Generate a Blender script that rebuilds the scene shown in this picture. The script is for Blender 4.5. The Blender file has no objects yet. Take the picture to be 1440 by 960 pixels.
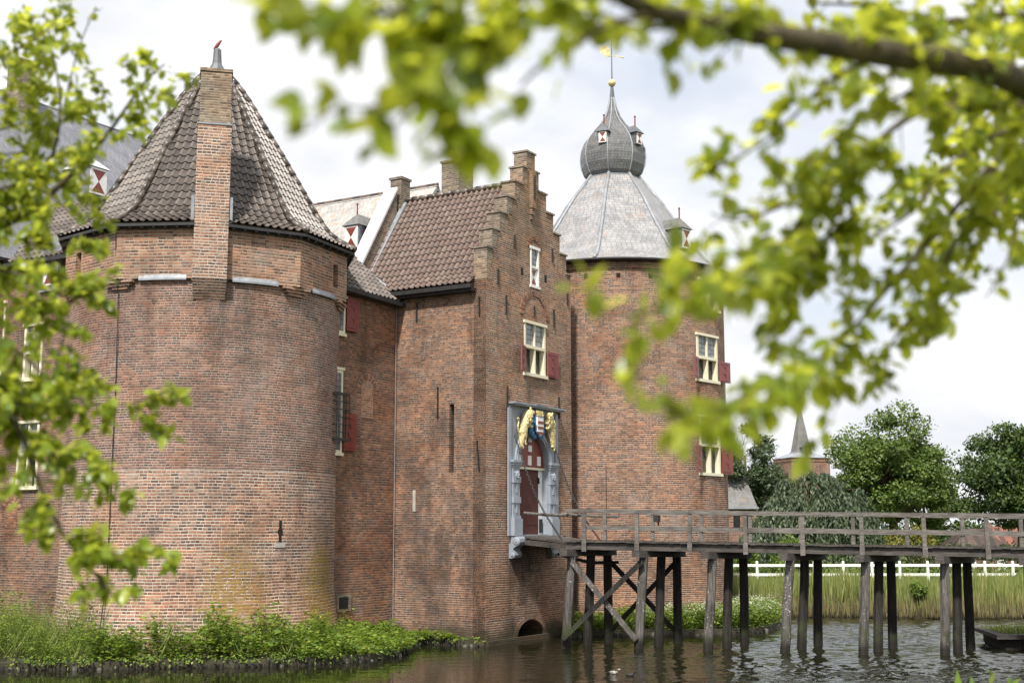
import bpy, bmesh, math, random
import numpy as np
from mathutils import Vector
random.seed(7); rng = np.random.default_rng(11)
R = math.radians; PI = math.pi
SC = bpy.context.scene; COL = SC.collection

# ------------------------------------------------------------------ camera, sky, sun, exposure
CAMZ = 4.0; FPX = 1800.0; TILT = math.atan(265 / FPX)
cam = bpy.data.cameras.new('camera'); camo = bpy.data.objects.new('camera', cam); COL.objects.link(camo)
camo.location = (0, 0, CAMZ); camo.rotation_euler = (PI / 2 + TILT, 0, 0)
cam.sensor_width = 36; cam.lens = 45; cam.clip_start = 0.05; cam.clip_end = 3000
cam.dof.use_dof = True; cam.dof.focus_distance = 46; cam.dof.aperture_fstop = 2.0
SC.camera = camo
SUN_DIR = Vector((-0.16, -0.60, 0.78)).normalized()
elev = math.asin(SUN_DIR.z); azim = math.atan2(SUN_DIR.x, SUN_DIR.y)
w = bpy.data.worlds.new('World'); SC.world = w; w.use_nodes = True
def build_world():
    t = w.node_tree; t.nodes.clear(); N = t.nodes.new; L = t.links.new
    out = N('ShaderNodeOutputWorld'); bg = N('ShaderNodeBackground'); bg.inputs['Strength'].default_value = 0.1
    sky = N('ShaderNodeTexSky'); sky.sky_type = 'NISHITA'; sky.sun_disc = False
    sky.sun_elevation = elev; sky.sun_rotation = azim % (2 * PI); sky.dust_density = 2.0
    tc = N('ShaderNodeTexCoord'); mp = N('ShaderNodeMapping'); mp.inputs['Scale'].default_value = (1.0, 1.0, 2.2)
    L(tc.outputs['Generated'], mp.inputs['Vector'])
    n1 = N('ShaderNodeTexNoise'); n1.inputs['Scale'].default_value = 3.2; n1.inputs['Detail'].default_value = 7; n1.inputs['Roughness'].default_value = 0.52
    n2 = N('ShaderNodeTexNoise'); n2.inputs['Scale'].default_value = 6.0; n2.inputs['Detail'].default_value = 5
    L(mp.outputs[0], n1.inputs['Vector']); L(mp.outputs[0], n2.inputs['Vector'])
    r1 = N('ShaderNodeValToRGB'); r1.color_ramp.elements[0].position = .30; r1.color_ramp.elements[1].position = .5
    L(n1.outputs['Fac'], r1.inputs['Fac'])
    r2 = N('ShaderNodeValToRGB'); e = r2.color_ramp.elements
    e[0].position = .30; e[0].color = (6.0, 6.15, 6.55, 1); e[1].position = .60; e[1].color = (8.3, 8.35, 8.5, 1)
    L(n2.outputs['Fac'], r2.inputs['Fac'])
    thin = N('ShaderNodeMix'); thin.data_type = 'RGBA'; thin.inputs[0].default_value = .62   # veil of high cloud over the blue
    L(sky.outputs[0], thin.inputs[6]); thin.inputs[7].default_value = (6.8, 7.2, 7.9, 1)
    mx = N('ShaderNodeMix'); mx.data_type = 'RGBA'
    L(r1.outputs[0], mx.inputs[0]); L(thin.outputs[2], mx.inputs[6]); L(r2.outputs[0], mx.inputs[7])
    L(mx.outputs[2], bg.inputs['Color']); L(bg.outputs[0], out.inputs['Surface'])
build_world()
sl = bpy.data.lights.new('sun', 'SUN'); sl.energy = 4.2; sl.angle = R(4); sl.color = (1, .95, .87)
so = bpy.data.objects.new('sun', sl); COL.objects.link(so); so.rotation_euler = (-SUN_DIR).to_track_quat('-Z', 'Y').to_euler()
SC.view_settings.view_transform = 'Standard'; SC.view_settings.look = 'None'
SC.view_settings.exposure = 0.5; SC.view_settings.gamma = 1; SC.view_settings.use_curve_mapping = False
SC.render.engine = 'CYCLES'
SC.cycles.max_bounces = 8; SC.cycles.diffuse_bounces = 3; SC.cycles.glossy_bounces = 3; SC.cycles.transmission_bounces = 4
SC.cycles.caustics_reflective = False; SC.cycles.caustics_refractive = False
SC.cycles.use_denoising = True

# ------------------------------------------------------------------ survey helpers: sight lines of the camera meeting real planes
def ray(px, py):
    x = (px - 720) / FPX; u = (480 - py) / FPX; c, s = math.cos(TILT), math.sin(TILT)
    return Vector((x, c - s * u, s + c * u))
O = Vector((0, 0, CAMZ))
def at(px, py, Y): r = ray(px, py); return O + r * (Y / r.y)
def ground(px, py, z=0): r = ray(px, py); return O + r * ((z - CAMZ) / r.z)
def on_plane(px, py, p, n): r = ray(px, py); return O + r * ((p - O).dot(n) / r.dot(n))
# castle axes: t runs along the gate front, s runs inwards from it
A = R(31); D = Vector((math.sin(A), math.cos(A), 0)); Nn = Vector((math.cos(A), -math.sin(A), 0))
C0 = Vector((-.918, 45.718, 0)); UP = Vector((0, 0, 1))
def W(t, s, z=0): return C0 + D * t - Nn * s + UP * z
def ts(q): q = q - C0; return q.dot(D), -q.dot(Nn), q.z

# ------------------------------------------------------------------ mesh helpers
class MB:
    def __init__(s): s.v = []; s.f = []; s.uv = []; s.mi = []
    def face(s, pts, uv=None, mi=0):
        b = len(s.v); s.v += [tuple(p) for p in pts]; s.f.append(tuple(range(b, b + len(pts)))); s.uv.append(uv); s.mi.append(mi)
    def box(s, o, a, b, c, mi=0):          # o = corner, three edge vectors
        o, a, b, c = map(Vector, (o, a, b, c)); P = [o, o + a, o + a + b, o + b]; Q = [p + c for p in P]
        if a.cross(b).dot(c) < 0: P, Q = Q, P
        s.face(P[::-1], None, mi); s.face(Q, None, mi)
        for i in range(4): j = (i + 1) % 4; s.face([P[i], P[j], Q[j], Q[i]], None, mi)
    def cbox(s, c, a, b, d, mi=0): c = Vector(c); s.box(c - Vector(a) / 2 - Vector(b) / 2 - Vector(d) / 2, a, b, d, mi)
    def beam(s, p, q, w_, h_, up=UP, mi=0):
        p, q = Vector(p), Vector(q); ax = (q - p); z = ax.normalized(); x = z.cross(up)
        x = x.normalized() if x.length > 1e-4 else Vector((1, 0, 0)); y = x.cross(z)
        s.box(p - x * w_ / 2 - y * h_ / 2, x * w_, y * h_, ax, mi)
    def tube(s, pts, rad, seg=6, mi=0):
        pts = [Vector(p) for p in pts]; rad = rad if hasattr(rad, '__len__') else [rad] * len(pts)
        b = len(s.v); prev = None
        for i, p in enumerate(pts):
            d = (pts[min(i + 1, len(pts) - 1)] - pts[max(i - 1, 0)]).normalized()
            x = d.orthogonal().normalized() if prev is None else (prev - d * prev.dot(d)).normalized()
            prev = x; y = d.cross(x)
            for k in range(seg): a = 2 * PI * k / seg; s.v.append(tuple(p + (x * math.cos(a) + y * math.sin(a)) * rad[i]))
        for i in range(len(pts) - 1):
            for k in range(seg):
                k2 = (k + 1) % seg
                s.f.append((b + i * seg + k, b + i * seg + k2, b + (i + 1) * seg + k2, b + (i + 1) * seg + k)); s.uv.append(None); s.mi.append(mi)
        s.f.append(tuple(range(b, b + seg))[::-1]); s.uv.append(None); s.mi.append(mi)
        e = b + (len(pts) - 1) * seg; s.f.append(tuple(range(e, e + seg))); s.uv.append(None); s.mi.append(mi)
    def lathe(s, c, prof, seg=16, ph=0, mi=0, caps=True):
        c = Vector(c); rings = []
        for r, z in prof:
            b = len(s.v); rings.append(b)
            for k in range(seg): a = ph + 2 * PI * k / seg; s.v.append((c.x + r * math.cos(a), c.y + r * math.sin(a), c.z + z))
        for i in range(len(prof) - 1):
            for k in range(seg):
                k2 = (k + 1) % seg; s.f.append((rings[i] + k, rings[i] + k2, rings[i + 1] + k2, rings[i + 1] + k))
                rr = max(prof[i][0], .3); s.uv.append([(k * 2 * PI / seg * rr, prof[i][1]), ((k + 1) * 2 * PI / seg * rr, prof[i][1]), ((k + 1) * 2 * PI / seg * rr, prof[i + 1][1]), (k * 2 * PI / seg * rr, prof[i + 1][1])]); s.mi.append(mi)
        if caps:
            s.f.append(tuple(range(rings[0], rings[0] + seg))[::-1]); s.uv.append(None); s.mi.append(mi)
            s.f.append(tuple(range(rings[-1], rings[-1] + seg))); s.uv.append(None); s.mi.append(mi)
    def ell(s, c, a, b, d, seg=10, rings=7, mi=0):
        c, a, b, d = map(Vector, (c, a, b, d)); base = len(s.v)
        for i in range(rings + 1):
            th = PI * i / rings
            for k in range(seg): ph = 2 * PI * k / seg; s.v.append(tuple(c + a * math.sin(th) * math.cos(ph) + b * math.sin(th) * math.sin(ph) + d * math.cos(th)))
        for i in range(rings):
            for k in range(seg):
                k2 = (k + 1) % seg; s.f.append((base + i * seg + k, base + (i + 1) * seg + k, base + (i + 1) * seg + k2, base + i * seg + k2)); s.uv.append(None); s.mi.append(mi)
    def build(s, name, mats, parent=None, smooth=False, recalc=False):
        off = Vector((0, 0, 0)); p = parent
        while p: off += p.location; p = p.parent
        v = np.array(s.v, dtype=float)
        uvs = []
        for f, uv in zip(s.f, s.uv):
            if uv is None:
                P = v[list(f)]; n = np.zeros(3)
                for i in range(len(f)): n += np.cross(P[i], P[(i + 1) % len(f)])
                l = np.linalg.norm(n); n = n / l if l > 0 else np.array((0, 0, 1.))
                if abs(n[2]) > .93: uvs += [(q[0], q[1]) for q in P]
                else:
                    t_ = np.array((-n[1], n[0])); t_ /= np.linalg.norm(t_); k = 1 / max(math.sqrt(1 - n[2] ** 2), .2)
                    uvs += [(q[0] * t_[0] + q[1] * t_[1], q[2] * k) for q in P]
            else: uvs += list(uv)
        me = bpy.data.meshes.new(name); me.from_pydata((v - np.array(off)).tolist(), [], s.f)
        ul = me.uv_layers.new(name='UVMap'); ul.data.foreach_set('uv', np.array(uvs, dtype=np.float32).ravel())
        for m in (mats if isinstance(mats, (list, tuple)) else [mats]): me.materials.append(m)
        me.polygons.foreach_set('material_index', s.mi)
        if smooth: me.polygons.foreach_set('use_smooth', [True] * len(me.polygons))
        if recalc:
            bm = bmesh.new(); bm.from_mesh(me); bmesh.ops.remove_doubles(bm, verts=bm.verts, dist=1e-5)
            bmesh.ops.recalc_face_normals(bm, faces=bm.faces); bm.to_mesh(me); bm.free()
        me.update()
        o = bpy.data.objects.new(name, me); COL.objects.link(o)
        if parent: o.parent = parent
        return o
def build_each(mb, name, mats, parent, size, **kw):      # every `size` faces of mb are one piece with its own object
    out = []
    for i in range(0, len(mb.f), size):
        q = MB(); used = sorted({v for f in mb.f[i:i + size] for v in f}); ix = {v: k for k, v in enumerate(used)}
        q.v = [mb.v[v] for v in used]; q.f = [tuple(ix[v] for v in f) for f in mb.f[i:i + size]]; q.uv = mb.uv[i:i + size]; q.mi = mb.mi[i:i + size]; out.append(q.build(name, mats, parent, **kw))
    return out
def tag(o, label=None, cat=None, group=None, kind=None):
    if label: o['label'] = label
    if cat: o['category'] = cat
    if group: o['group'] = group
    if kind: o['kind'] = kind
    return o
def thing(name, loc, label, cat, group=None):
    o = bpy.data.objects.new(name, None); COL.objects.link(o); o.location = loc; o.empty_display_size = .3
    return tag(o, label, cat, group)
def np_mesh(name, V, F, mats, parent=None, smooth=False):     # V (n,3) world, F (m,k)
    off = Vector((0, 0, 0)); p = parent
    while p: off += p.location; p = p.parent
    V = np.asarray(V, dtype=np.float32) - np.array(off, dtype=np.float32); F = np.asarray(F, dtype=np.int32)
    me = bpy.data.meshes.new(name); k = F.shape[1]
    me.vertices.add(len(V)); me.vertices.foreach_set('co', V.ravel())
    me.loops.add(F.size); me.loops.foreach_set('vertex_index', F.ravel())
    me.polygons.add(len(F)); me.polygons.foreach_set('loop_start', np.arange(0, F.size, k, dtype=np.int32))
    for m in (mats if isinstance(mats, (list, tuple)) else [mats]): me.materials.append(m)
    if smooth: me.polygons.foreach_set('use_smooth', np.ones(len(F), dtype=bool))
    me.update(calc_edges=True); me.validate()
    o = bpy.data.objects.new(name, me); COL.objects.link(o)
    if parent: o.parent = parent
    return o
def unit(a): return a / np.maximum(np.linalg.norm(a, axis=1, keepdims=True), 1e-9)
LEAF4 = (np.array([(0, 0, 0), (.45, .5, .06), (1, 0, -.04), (.45, -.5, .06)]), np.array([(0, 1, 2, 3)]))
LEAF8 = (np.array([(0, 0, 0), (.30, 0, -.06), (.68, 0, -.07), (1.0, 0, -.20), (.22, .40, .03), (.60, .46, .02), (.22, -.40, .03), (.60, -.46, .02)]),
         np.array([(0, 4, 1, 1), (1, 4, 5, 2), (2, 5, 3, 3), (0, 1, 6, 6), (1, 2, 7, 6), (2, 3, 7, 7)]))
def leaf_arrays(P, Dr, Nr, L, Wd, tpl=LEAF4):
    T, F = tpl; n = len(P); X = unit(Dr); Z = unit(Nr - X * np.sum(Nr * X, 1, keepdims=True)); Y = np.cross(Z, X)
    V = (P[:, None, :] + X[:, None, :] * (T[None, :, 0, None] * L[:, None, None]) + Y[:, None, :] * (T[None, :, 1, None] * Wd[:, None, None]) + Z[:, None, :] * (T[None, :, 2, None] * L[:, None, None]))
    return V.reshape(-1, 3), (F[None] + (np.arange(n) * len(T))[:, None, None]).reshape(-1, 4)
def leaves(name, P, Dr, Nr, L, Wd, mat, parent=None, tpl=LEAF4):
    V, F = leaf_arrays(P, Dr, Nr, L, Wd, tpl)
    if tpl is LEAF8:      # triangles and quads
        off = Vector((0, 0, 0)); p = parent
        while p: off += p.location; p = p.parent
        me = bpy.data.meshes.new(name)
        me.from_pydata((V - np.array(off)).tolist(), [], [tuple(dict.fromkeys(f)) for f in F.tolist()]); me.materials.append(mat)
        me.polygons.foreach_set('use_smooth', [True] * len(me.polygons)); me.update()
        o = bpy.data.objects.new(name, me); COL.objects.link(o); o.parent = parent
        return o
    return np_mesh(name, V, F, mat, parent)
def rdir(n): return unit(rng.normal(size=(n, 3)))

# ------------------------------------------------------------------ materials
class NT:
    def __init__(s, name):
        s.m = bpy.data.materials.new(name); s.m.use_nodes = True; s.t = s.m.node_tree; s.t.nodes.clear()
        s.out = s.N('ShaderNodeOutputMaterial')
    def N(s, ty, **kw):
        n = s.t.nodes.new(ty)
        for k, v in kw.items(): setattr(n, k, v)
        return n
    def set(s, sock, v):
        if isinstance(v, bpy.types.NodeSocket): s.t.links.new(v, sock)
        elif isinstance(v, (tuple, list)) and len(v) == 3 and sock.type == 'RGBA': sock.default_value = (*v, 1)
        else: sock.default_value = v
    def math(s, op, a, b=0.0, c=None):
        n = s.N('ShaderNodeMath', operation=op); s.set(n.inputs[0], a); s.set(n.inputs[1], b)
        if c is not None: s.set(n.inputs[2], c)
        return n.outputs[0]
    def mix(s, f, a, b, blend='MIX'):
        n = s.N('ShaderNodeMix', data_type='RGBA', blend_type=blend); s.set(n.inputs[0], f); s.set(n.inputs[6], a); s.set(n.inputs[7], b); return n.outputs[2]
    def ramp(s, f, els):
        n = s.N('ShaderNodeValToRGB'); e = n.color_ramp.elements
        while len(e) < len(els): e.new(.5)
        for i, (p, c) in enumerate(els): e[i].position = p; e[i].color = (*c, 1) if len(c) == 3 else c
        s.set(n.inputs[0], f); return n.outputs[0]
    def smooth(s, x, a, b, lo=0., hi=1.):
        n = s.N('ShaderNodeMapRange', interpolation_type='SMOOTHSTEP'); s.set(n.inputs[0], x)
        for i, v in ((1, a), (2, b), (3, lo), (4, hi)): n.inputs[i].default_value = v
        return n.outputs[0]
    def noise(s, scale, vec=None, detail=4, rough=.55, out='Fac', dist=0):
        n = s.N('ShaderNodeTexNoise'); n.inputs['Scale'].default_value = scale; n.inputs['Detail'].default_value = detail; n.inputs['Roughness'].default_value = rough; n.inputs['Distortion'].default_value = dist
        s.set(n.inputs['Vector'], vec if vec is not None else s.obj()); return n.outputs[out]
    def obj(s):
        n = s.N('ShaderNodeNewGeometry'); return n.outputs['Position']
    def scaled(s, vec, sc):
        n = s.N('ShaderNodeMapping'); n.inputs['Scale'].default_value = sc; s.set(n.inputs['Vector'], vec); return n.outputs[0]
    def sep(s, v): n = s.N('ShaderNodeSeparateXYZ'); s.set(n.inputs[0], v); return n.outputs
    def comb(s, x, y, z=0.): n = s.N('ShaderNodeCombineXYZ'); s.set(n.inputs[0], x); s.set(n.inputs[1], y); s.set(n.inputs[2], z); return n.outputs[0]
    def white(s, v, dim='3D', out='Value'):
        n = s.N('ShaderNodeTexWhiteNoise', noise_dimensions=dim); s.set(n.inputs['W' if dim == '1D' else 'Vector'], v); return n.outputs[out]
    def uv(s): return s.N('ShaderNodeUVMap').outputs[0]
    def bump(s, h, strength=.5, dist=.02):
        n = s.N('ShaderNodeBump'); n.inputs['Strength'].default_value = strength; n.inputs['Distance'].default_value = dist; s.set(n.inputs['Height'], h); return n.outputs[0]
    def bsdf(s, col, rough=.8, normal=None, metal=0., spec=.5, **kw):
        b = s.N('ShaderNodeBsdfPrincipled'); s.set(b.inputs['Base Color'], col); s.set(b.inputs['Roughness'], rough); s.set(b.inputs['Metallic'], metal); s.set(b.inputs['Specular IOR Level'], spec)
        if normal is not None: s.set(b.inputs['Normal'], normal)
        for k, v in kw.items(): s.set(b.inputs[k], v)
        return b.outputs[0]
    def done(s, sh): s.t.links.new(sh, s.out.inputs['Surface']); return s.m

def brick(name, pal, h=.095, wid=.25, mort=(.46, .42, .37), mt=.016, dirt=.5, lichen_soot_shade=None, extra=None, vary=.35):
    n = NT(name); pos = n.obj(); uv = n.sep(n.uv())
    wob = n.noise(1.3, pos, 3); wob2 = n.noise(9, pos, 2)
    v = n.math('ADD', uv[1], n.math('ADD', n.math('MULTIPLY', wob, .05), n.math('MULTIPLY', wob2, .012)))
    u = n.math('ADD', uv[0], n.math('MULTIPLY', wob2, .02))
    vr = n.math('DIVIDE', v, h); row = n.math('FLOOR', vr); fv = n.math('FRACT', vr)
    odd = n.math('MODULO', n.math('ABSOLUTE', row), 2.0)
    wrow = n.math('MULTIPLY', n.math('SUBTRACT', 1.0, n.math('MULTIPLY', odd, .42)), wid)
    ur = n.math('ADD', n.math('DIVIDE', u, wrow), n.math('MULTIPLY', n.white(row, '1D'), .6)); col = n.math('FLOOR', ur); fu = n.math('FRACT', ur)
    du = n.math('MULTIPLY', n.math('MINIMUM', fu, n.math('SUBTRACT', 1.0, fu)), wrow); dv = n.math('MULTIPLY', n.math('MINIMUM', fv, n.math('SUBTRACT', 1.0, fv)), h)
    fine = n.noise(40, pos, 3)
    m = n.math('ADD', n.math('MINIMUM', n.math('MULTIPLY', du, 1.45), n.math('MULTIPLY', dv, .82)), n.math('MULTIPLY', n.math('SUBTRACT', fine, .5), .014))
    mask = n.smooth(m, mt * .5 - .005, mt * .5 + .006)
    cell = n.comb(col, row); rnd = n.white(cell, '2D'); rndc = n.white(n.comb(col, row, 3.3), '3D')
    big = n.noise(.55, pos, 5, .6); mid = n.noise(2.2, pos, 4)
    val = n.math('ADD', n.math('MULTIPLY', rnd, 1 - vary), n.math('MULTIPLY', n.smooth(mid, .3, .7), vary))
    colr = n.ramp(val, pal)
    colr = n.mix(n.math('MULTIPLY', n.smooth(rndc, .45, 1.), .7), colr, (.055, .040, .042))
    colr = n.mix(n.math('MULTIPLY', fine, .14), colr, (.30, .24, .20))
    run = n.noise(1.0, n.comb(n.math('MULTIPLY', u, .55), n.math('MULTIPLY', row, 7.77)), 3, .6); colr = n.mix(n.smooth(run, .40, .70, 0., .45), colr, (.085, .058, .052)); colr = n.mix(n.smooth(run, .44, .28, 0., .40), colr, (.36, .24, .17))
    mcol = n.mix(n.smooth(mid, .3, .75), tuple(min(1, c * 1.18) for c in mort), tuple(c * .70 for c in mort))
    c = n.mix(mask, mcol, n.mix(1.0, colr, (1.12, 1.10, 1.08), 'MULTIPLY'))
    streak = n.noise(1.0, n.scaled(pos, (1.6, 1.6, .16)), 5, .6)
    c = n.mix(n.math('MULTIPLY', n.smooth(big, .42, .68), dirt), c, n.mix(1.0, c, (.50, .47, .46), 'MULTIPLY'))
    c = n.mix(n.math('MULTIPLY', n.smooth(streak, .5, .72), dirt * .8), c, n.mix(1.0, c, (.48, .45, .42), 'MULTIPLY'))
    c = n.mix(n.math('MULTIPLY', n.smooth(n.noise(.8, pos, 4, .6), .55, .75), .35), c, n.mix(.55, c, (.52, .46, .42)))
    if lichen_soot_shade:
        for (cx, cy, cz, r, colour, amt) in lichen_soot_shade:
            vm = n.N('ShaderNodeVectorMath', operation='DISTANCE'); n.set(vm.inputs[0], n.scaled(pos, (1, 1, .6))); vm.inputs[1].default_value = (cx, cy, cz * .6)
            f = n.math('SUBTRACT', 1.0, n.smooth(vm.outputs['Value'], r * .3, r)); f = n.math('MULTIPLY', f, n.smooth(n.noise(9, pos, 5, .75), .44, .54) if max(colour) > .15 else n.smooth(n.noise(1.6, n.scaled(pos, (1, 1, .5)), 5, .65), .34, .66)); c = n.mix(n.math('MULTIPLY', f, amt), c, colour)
    wz = n.math('ADD', n.sep(pos)[2], n.math('MULTIPLY', n.noise(1.1, pos, 4), -.9)); c = n.mix(n.smooth(wz, -.25, .35, .85, 0.), c, n.mix(mask, (.035, .036, .022), (.060, .050, .032)))
    if extra: c = extra(n, c, pos)
    c = n.mix(n.math('MULTIPLY', n.smooth(n.noise(.42, n.scaled(pos, (1, 1, 1.6)), 3, .5), .50, .60), .55), c, n.mix(1., c, (1.18, .98, .84), 'MULTIPLY'))
    hgt = n.math('ADD', n.math('ADD', n.math('MULTIPLY', mask, 1.0), n.math('MULTIPLY', n.noise(1.7, pos, 2), 3.5)), n.math('MULTIPLY', n.math('ADD', fine, rnd), .45))
    return n.done(n.bsdf(c, .9, n.bump(hgt, .7, .012), spec=.25))
PAL_WARM = [(0, (.045, .028, .026)), (.17, (.105, .048, .036)), (.38, (.205, .086, .053)), (.6, (.30, .130, .071)), (.8, (.35, .175, .100)), (1, (.36, .24, .155))]
PAL_PURP = [(0, (.055, .035, .036)), (.25, (.125, .057, .046)), (.5, (.215, .092, .068)), (.75, (.285, .135, .092)), (1, (.30, .20, .15))]
PAL_PALE = [(0, (.065, .047, .044)), (.2, (.16, .090, .068)), (.42, (.30, .145, .090)), (.7, (.37, .20, .128)), (1, (.37, .28, .21))]
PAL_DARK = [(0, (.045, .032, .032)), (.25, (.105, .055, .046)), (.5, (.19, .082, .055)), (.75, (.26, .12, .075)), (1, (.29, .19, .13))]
PAL_GREY = [(0, (.12, .10, .085)), (.4, (.22, .18, .14)), (.8, (.30, .25, .19)), (1, (.36, .31, .24))]
OCH = (.30, .19, .045)
TOW = Vector((-10.76, 44.72, 0)); TR = Vector((4.62, 56.8, 0))
SOOT_SHADE = (.055, .045, .040); st1 = at(330, 720, 41.0); st2 = at(323, 425, 40.4); st3 = at(330, 520, 40.4); gt1 = at(745, 262, 48); door_shade = at(745, 830, 48); gl1 = at(600, 690, 46.5); gl2 = at(640, 850, 46.3)
pl1 = at(325, 835, 41.0); pl2 = at(455, 850, 43.2); pl3 = at(460, 820, 43.2)
M = {}
M['brick_low'] = brick('pale weathered brick', PAL_PALE, .098, .25, (.55, .49, .42), .022, .5, [(st1.x, st1.y, st1.z, 1.2, SOOT_SHADE, .5), (pl1.x, pl1.y, pl1.z, 1.5, OCH, .9), (pl2.x, pl2.y, pl2.z, 1.7, OCH, 1.), (pl3.x, pl3.y, pl3.z, 1.1, OCH, .9)])
M['brick_mid'] = brick('purple brick', PAL_PURP, .080, .24, (.44, .39, .33), .017, .55, [(st2.x, st2.y, st2.z, 1.2, SOOT_SHADE, .6), (st3.x, st3.y, st3.z, 1.5, SOOT_SHADE, .35)])
M['brick_oct'] = brick('clean orange brick', PAL_PALE, .10, .27, (.45, .39, .31), .019, .4)
M['brick_gate'] = brick('warm gate brick', PAL_WARM, .082, .23, (.45, .385, .295), .018, .5, [(gt1.x, gt1.y, gt1.z, 2.2, (.19, .155, .10), .7), (door_shade.x, door_shade.y, door_shade.z, 2.0, SOOT_SHADE, .85)])  # second patch paints the shade below doorway and drawbridge into the brick
M['brick_dark'] = brick('dark red brick', PAL_WARM, .080, .23, (.40, .345, .275), .017, .75, [(gl1.x, gl1.y, gl1.z, 3.8, SOOT_SHADE, .58), (gl2.x, gl2.y, gl2.z, 2.8, SOOT_SHADE, .62)])
M['brick_curt'] = brick('rough red brick', PAL_WARM, .088, .25, (.30, .235, .17), .015, .65, vary=.5)
M['brick_dome'] = brick('brown brick', PAL_WARM, .084, .24, (.43, .37, .30), .017, .6)
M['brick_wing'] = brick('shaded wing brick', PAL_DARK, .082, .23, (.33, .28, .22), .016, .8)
M['brick_grey'] = brick('weathered grey brick', PAL_GREY, .085, .24, (.36, .32, .25), .014, .45)
M['brick_arch'] = brick('brick on edge', PAL_WARM, .24, .085, (.36, .30, .24), .012, .5)
M['brick_fill'] = brick('pink infill brick', [(0, (.25, .12, .075)), (1, (.42, .24, .16))], .08, .2, (.44, .36, .28), .014, .2)

def plain(name, col, rough=.6, var=.2, scale=6, metal=0., spec=.5, bumpy=.15, streak=False):
    n = NT(name); pos = n.obj(); v = n.scaled(pos, (1, 1, .25)) if streak else pos
    a = n.noise(scale, v, 5, .6); c = n.mix(n.smooth(a, .3, .75), tuple(x * (1 - var) for x in col), tuple(min(1, x * (1 + var)) for x in col))
    c = n.mix(n.math('MULTIPLY', n.smooth(n.noise(scale * 4, v, 4), .55, .8), var), c, tuple(x * .5 for x in col))
    return n.done(n.bsdf(c, rough, n.bump(n.noise(scale * 7, pos, 3), bumpy, .01), metal, spec))
M['stone'] = plain('blue grey stone', (.29, .32, .365), .55, .10, 2.5, bumpy=.08)
M['stone_pale'] = plain('pale stone', (.42, .39, .35), .8, .2, 5)
M['cream'] = plain('cream paint', (.76, .70, .52), .45, .07, 8)
M['white'] = plain('white paint', (.80, .79, .76), .45, .06, 8)
M['red'] = plain('oxblood paint', (.20, .040, .028), .4, .12, 5)
M['red_faded'] = plain('faded oxblood paint', (.22, .058, .058), .42, .15, 5)
M['door'] = plain('deep red door', (.080, .015, .010), .65, .12, 4)
M['iron'] = plain('black iron', (.018, .017, .018), .6, .3, 10)
M['lead'] = plain('grey lead', (.27, .285, .31), .42, .2, 4, spec=.6)
M['lead_dark'] = plain('dark lead', (.12, .125, .135), .45, .25, 4, spec=.6)
M['lead_white'] = plain('bleached lead', (.72, .71, .72), .5, .08, 5)
M['gutter'] = plain('black gutter', (.028, .027, .028), .55, .3, 6)
M['gold'] = plain('gilding', (.78, .57, .28), .42, .55, 15, metal=.05, bumpy=.6)
M['blue'] = plain('blue mantling', (.05, .16, .29), .5, .25, 12)
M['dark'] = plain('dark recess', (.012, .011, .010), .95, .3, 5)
M['copper'] = plain('rusty finial', (.22, .05, .04), .5, .2, 8)
M['plaster'] = plain('pale plaster', (.62, .60, .56), .8, .1, 4)
def glass_mat(name, base, bar, sx, sy):
    n = NT(name); uv = n.sep(n.uv()); fx = n.math('FRACT', n.math('DIVIDE', uv[0], sx)); fy = n.math('FRACT', n.math('DIVIDE', uv[1], sy))
    e = n.math('MINIMUM', n.math('MULTIPLY', n.math('MINIMUM', fx, n.math('SUBTRACT', 1.0, fx)), sx), n.math('MULTIPLY', n.math('MINIMUM', fy, n.math('SUBTRACT', 1.0, fy)), sy))
    mk = n.smooth(e, .010, .018); idc = n.white(n.comb(n.math('FLOOR', n.math('DIVIDE', uv[0], sx)), n.math('FLOOR', n.math('DIVIDE', uv[1], sy))), '2D')
    c = n.mix(mk, bar, n.mix(idc, base, tuple(x * .55 for x in base)))
    return n.done(n.bsdf(c, n.math('ADD', n.math('MULTIPLY', mk, -.4), .5), n.bump(n.math('MULTIPLY', idc, n.noise(3, n.obj(), 2)), .25, .02), spec=.6))
M['glass_lead'] = glass_mat('leaded glass', (.27, .29, .31), (.03, .03, .032), .75, .20)
M['glass_dark'] = glass_mat('dark casement glass', (.030, .034, .036), (.012, .012, .012), .16, .22)
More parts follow.
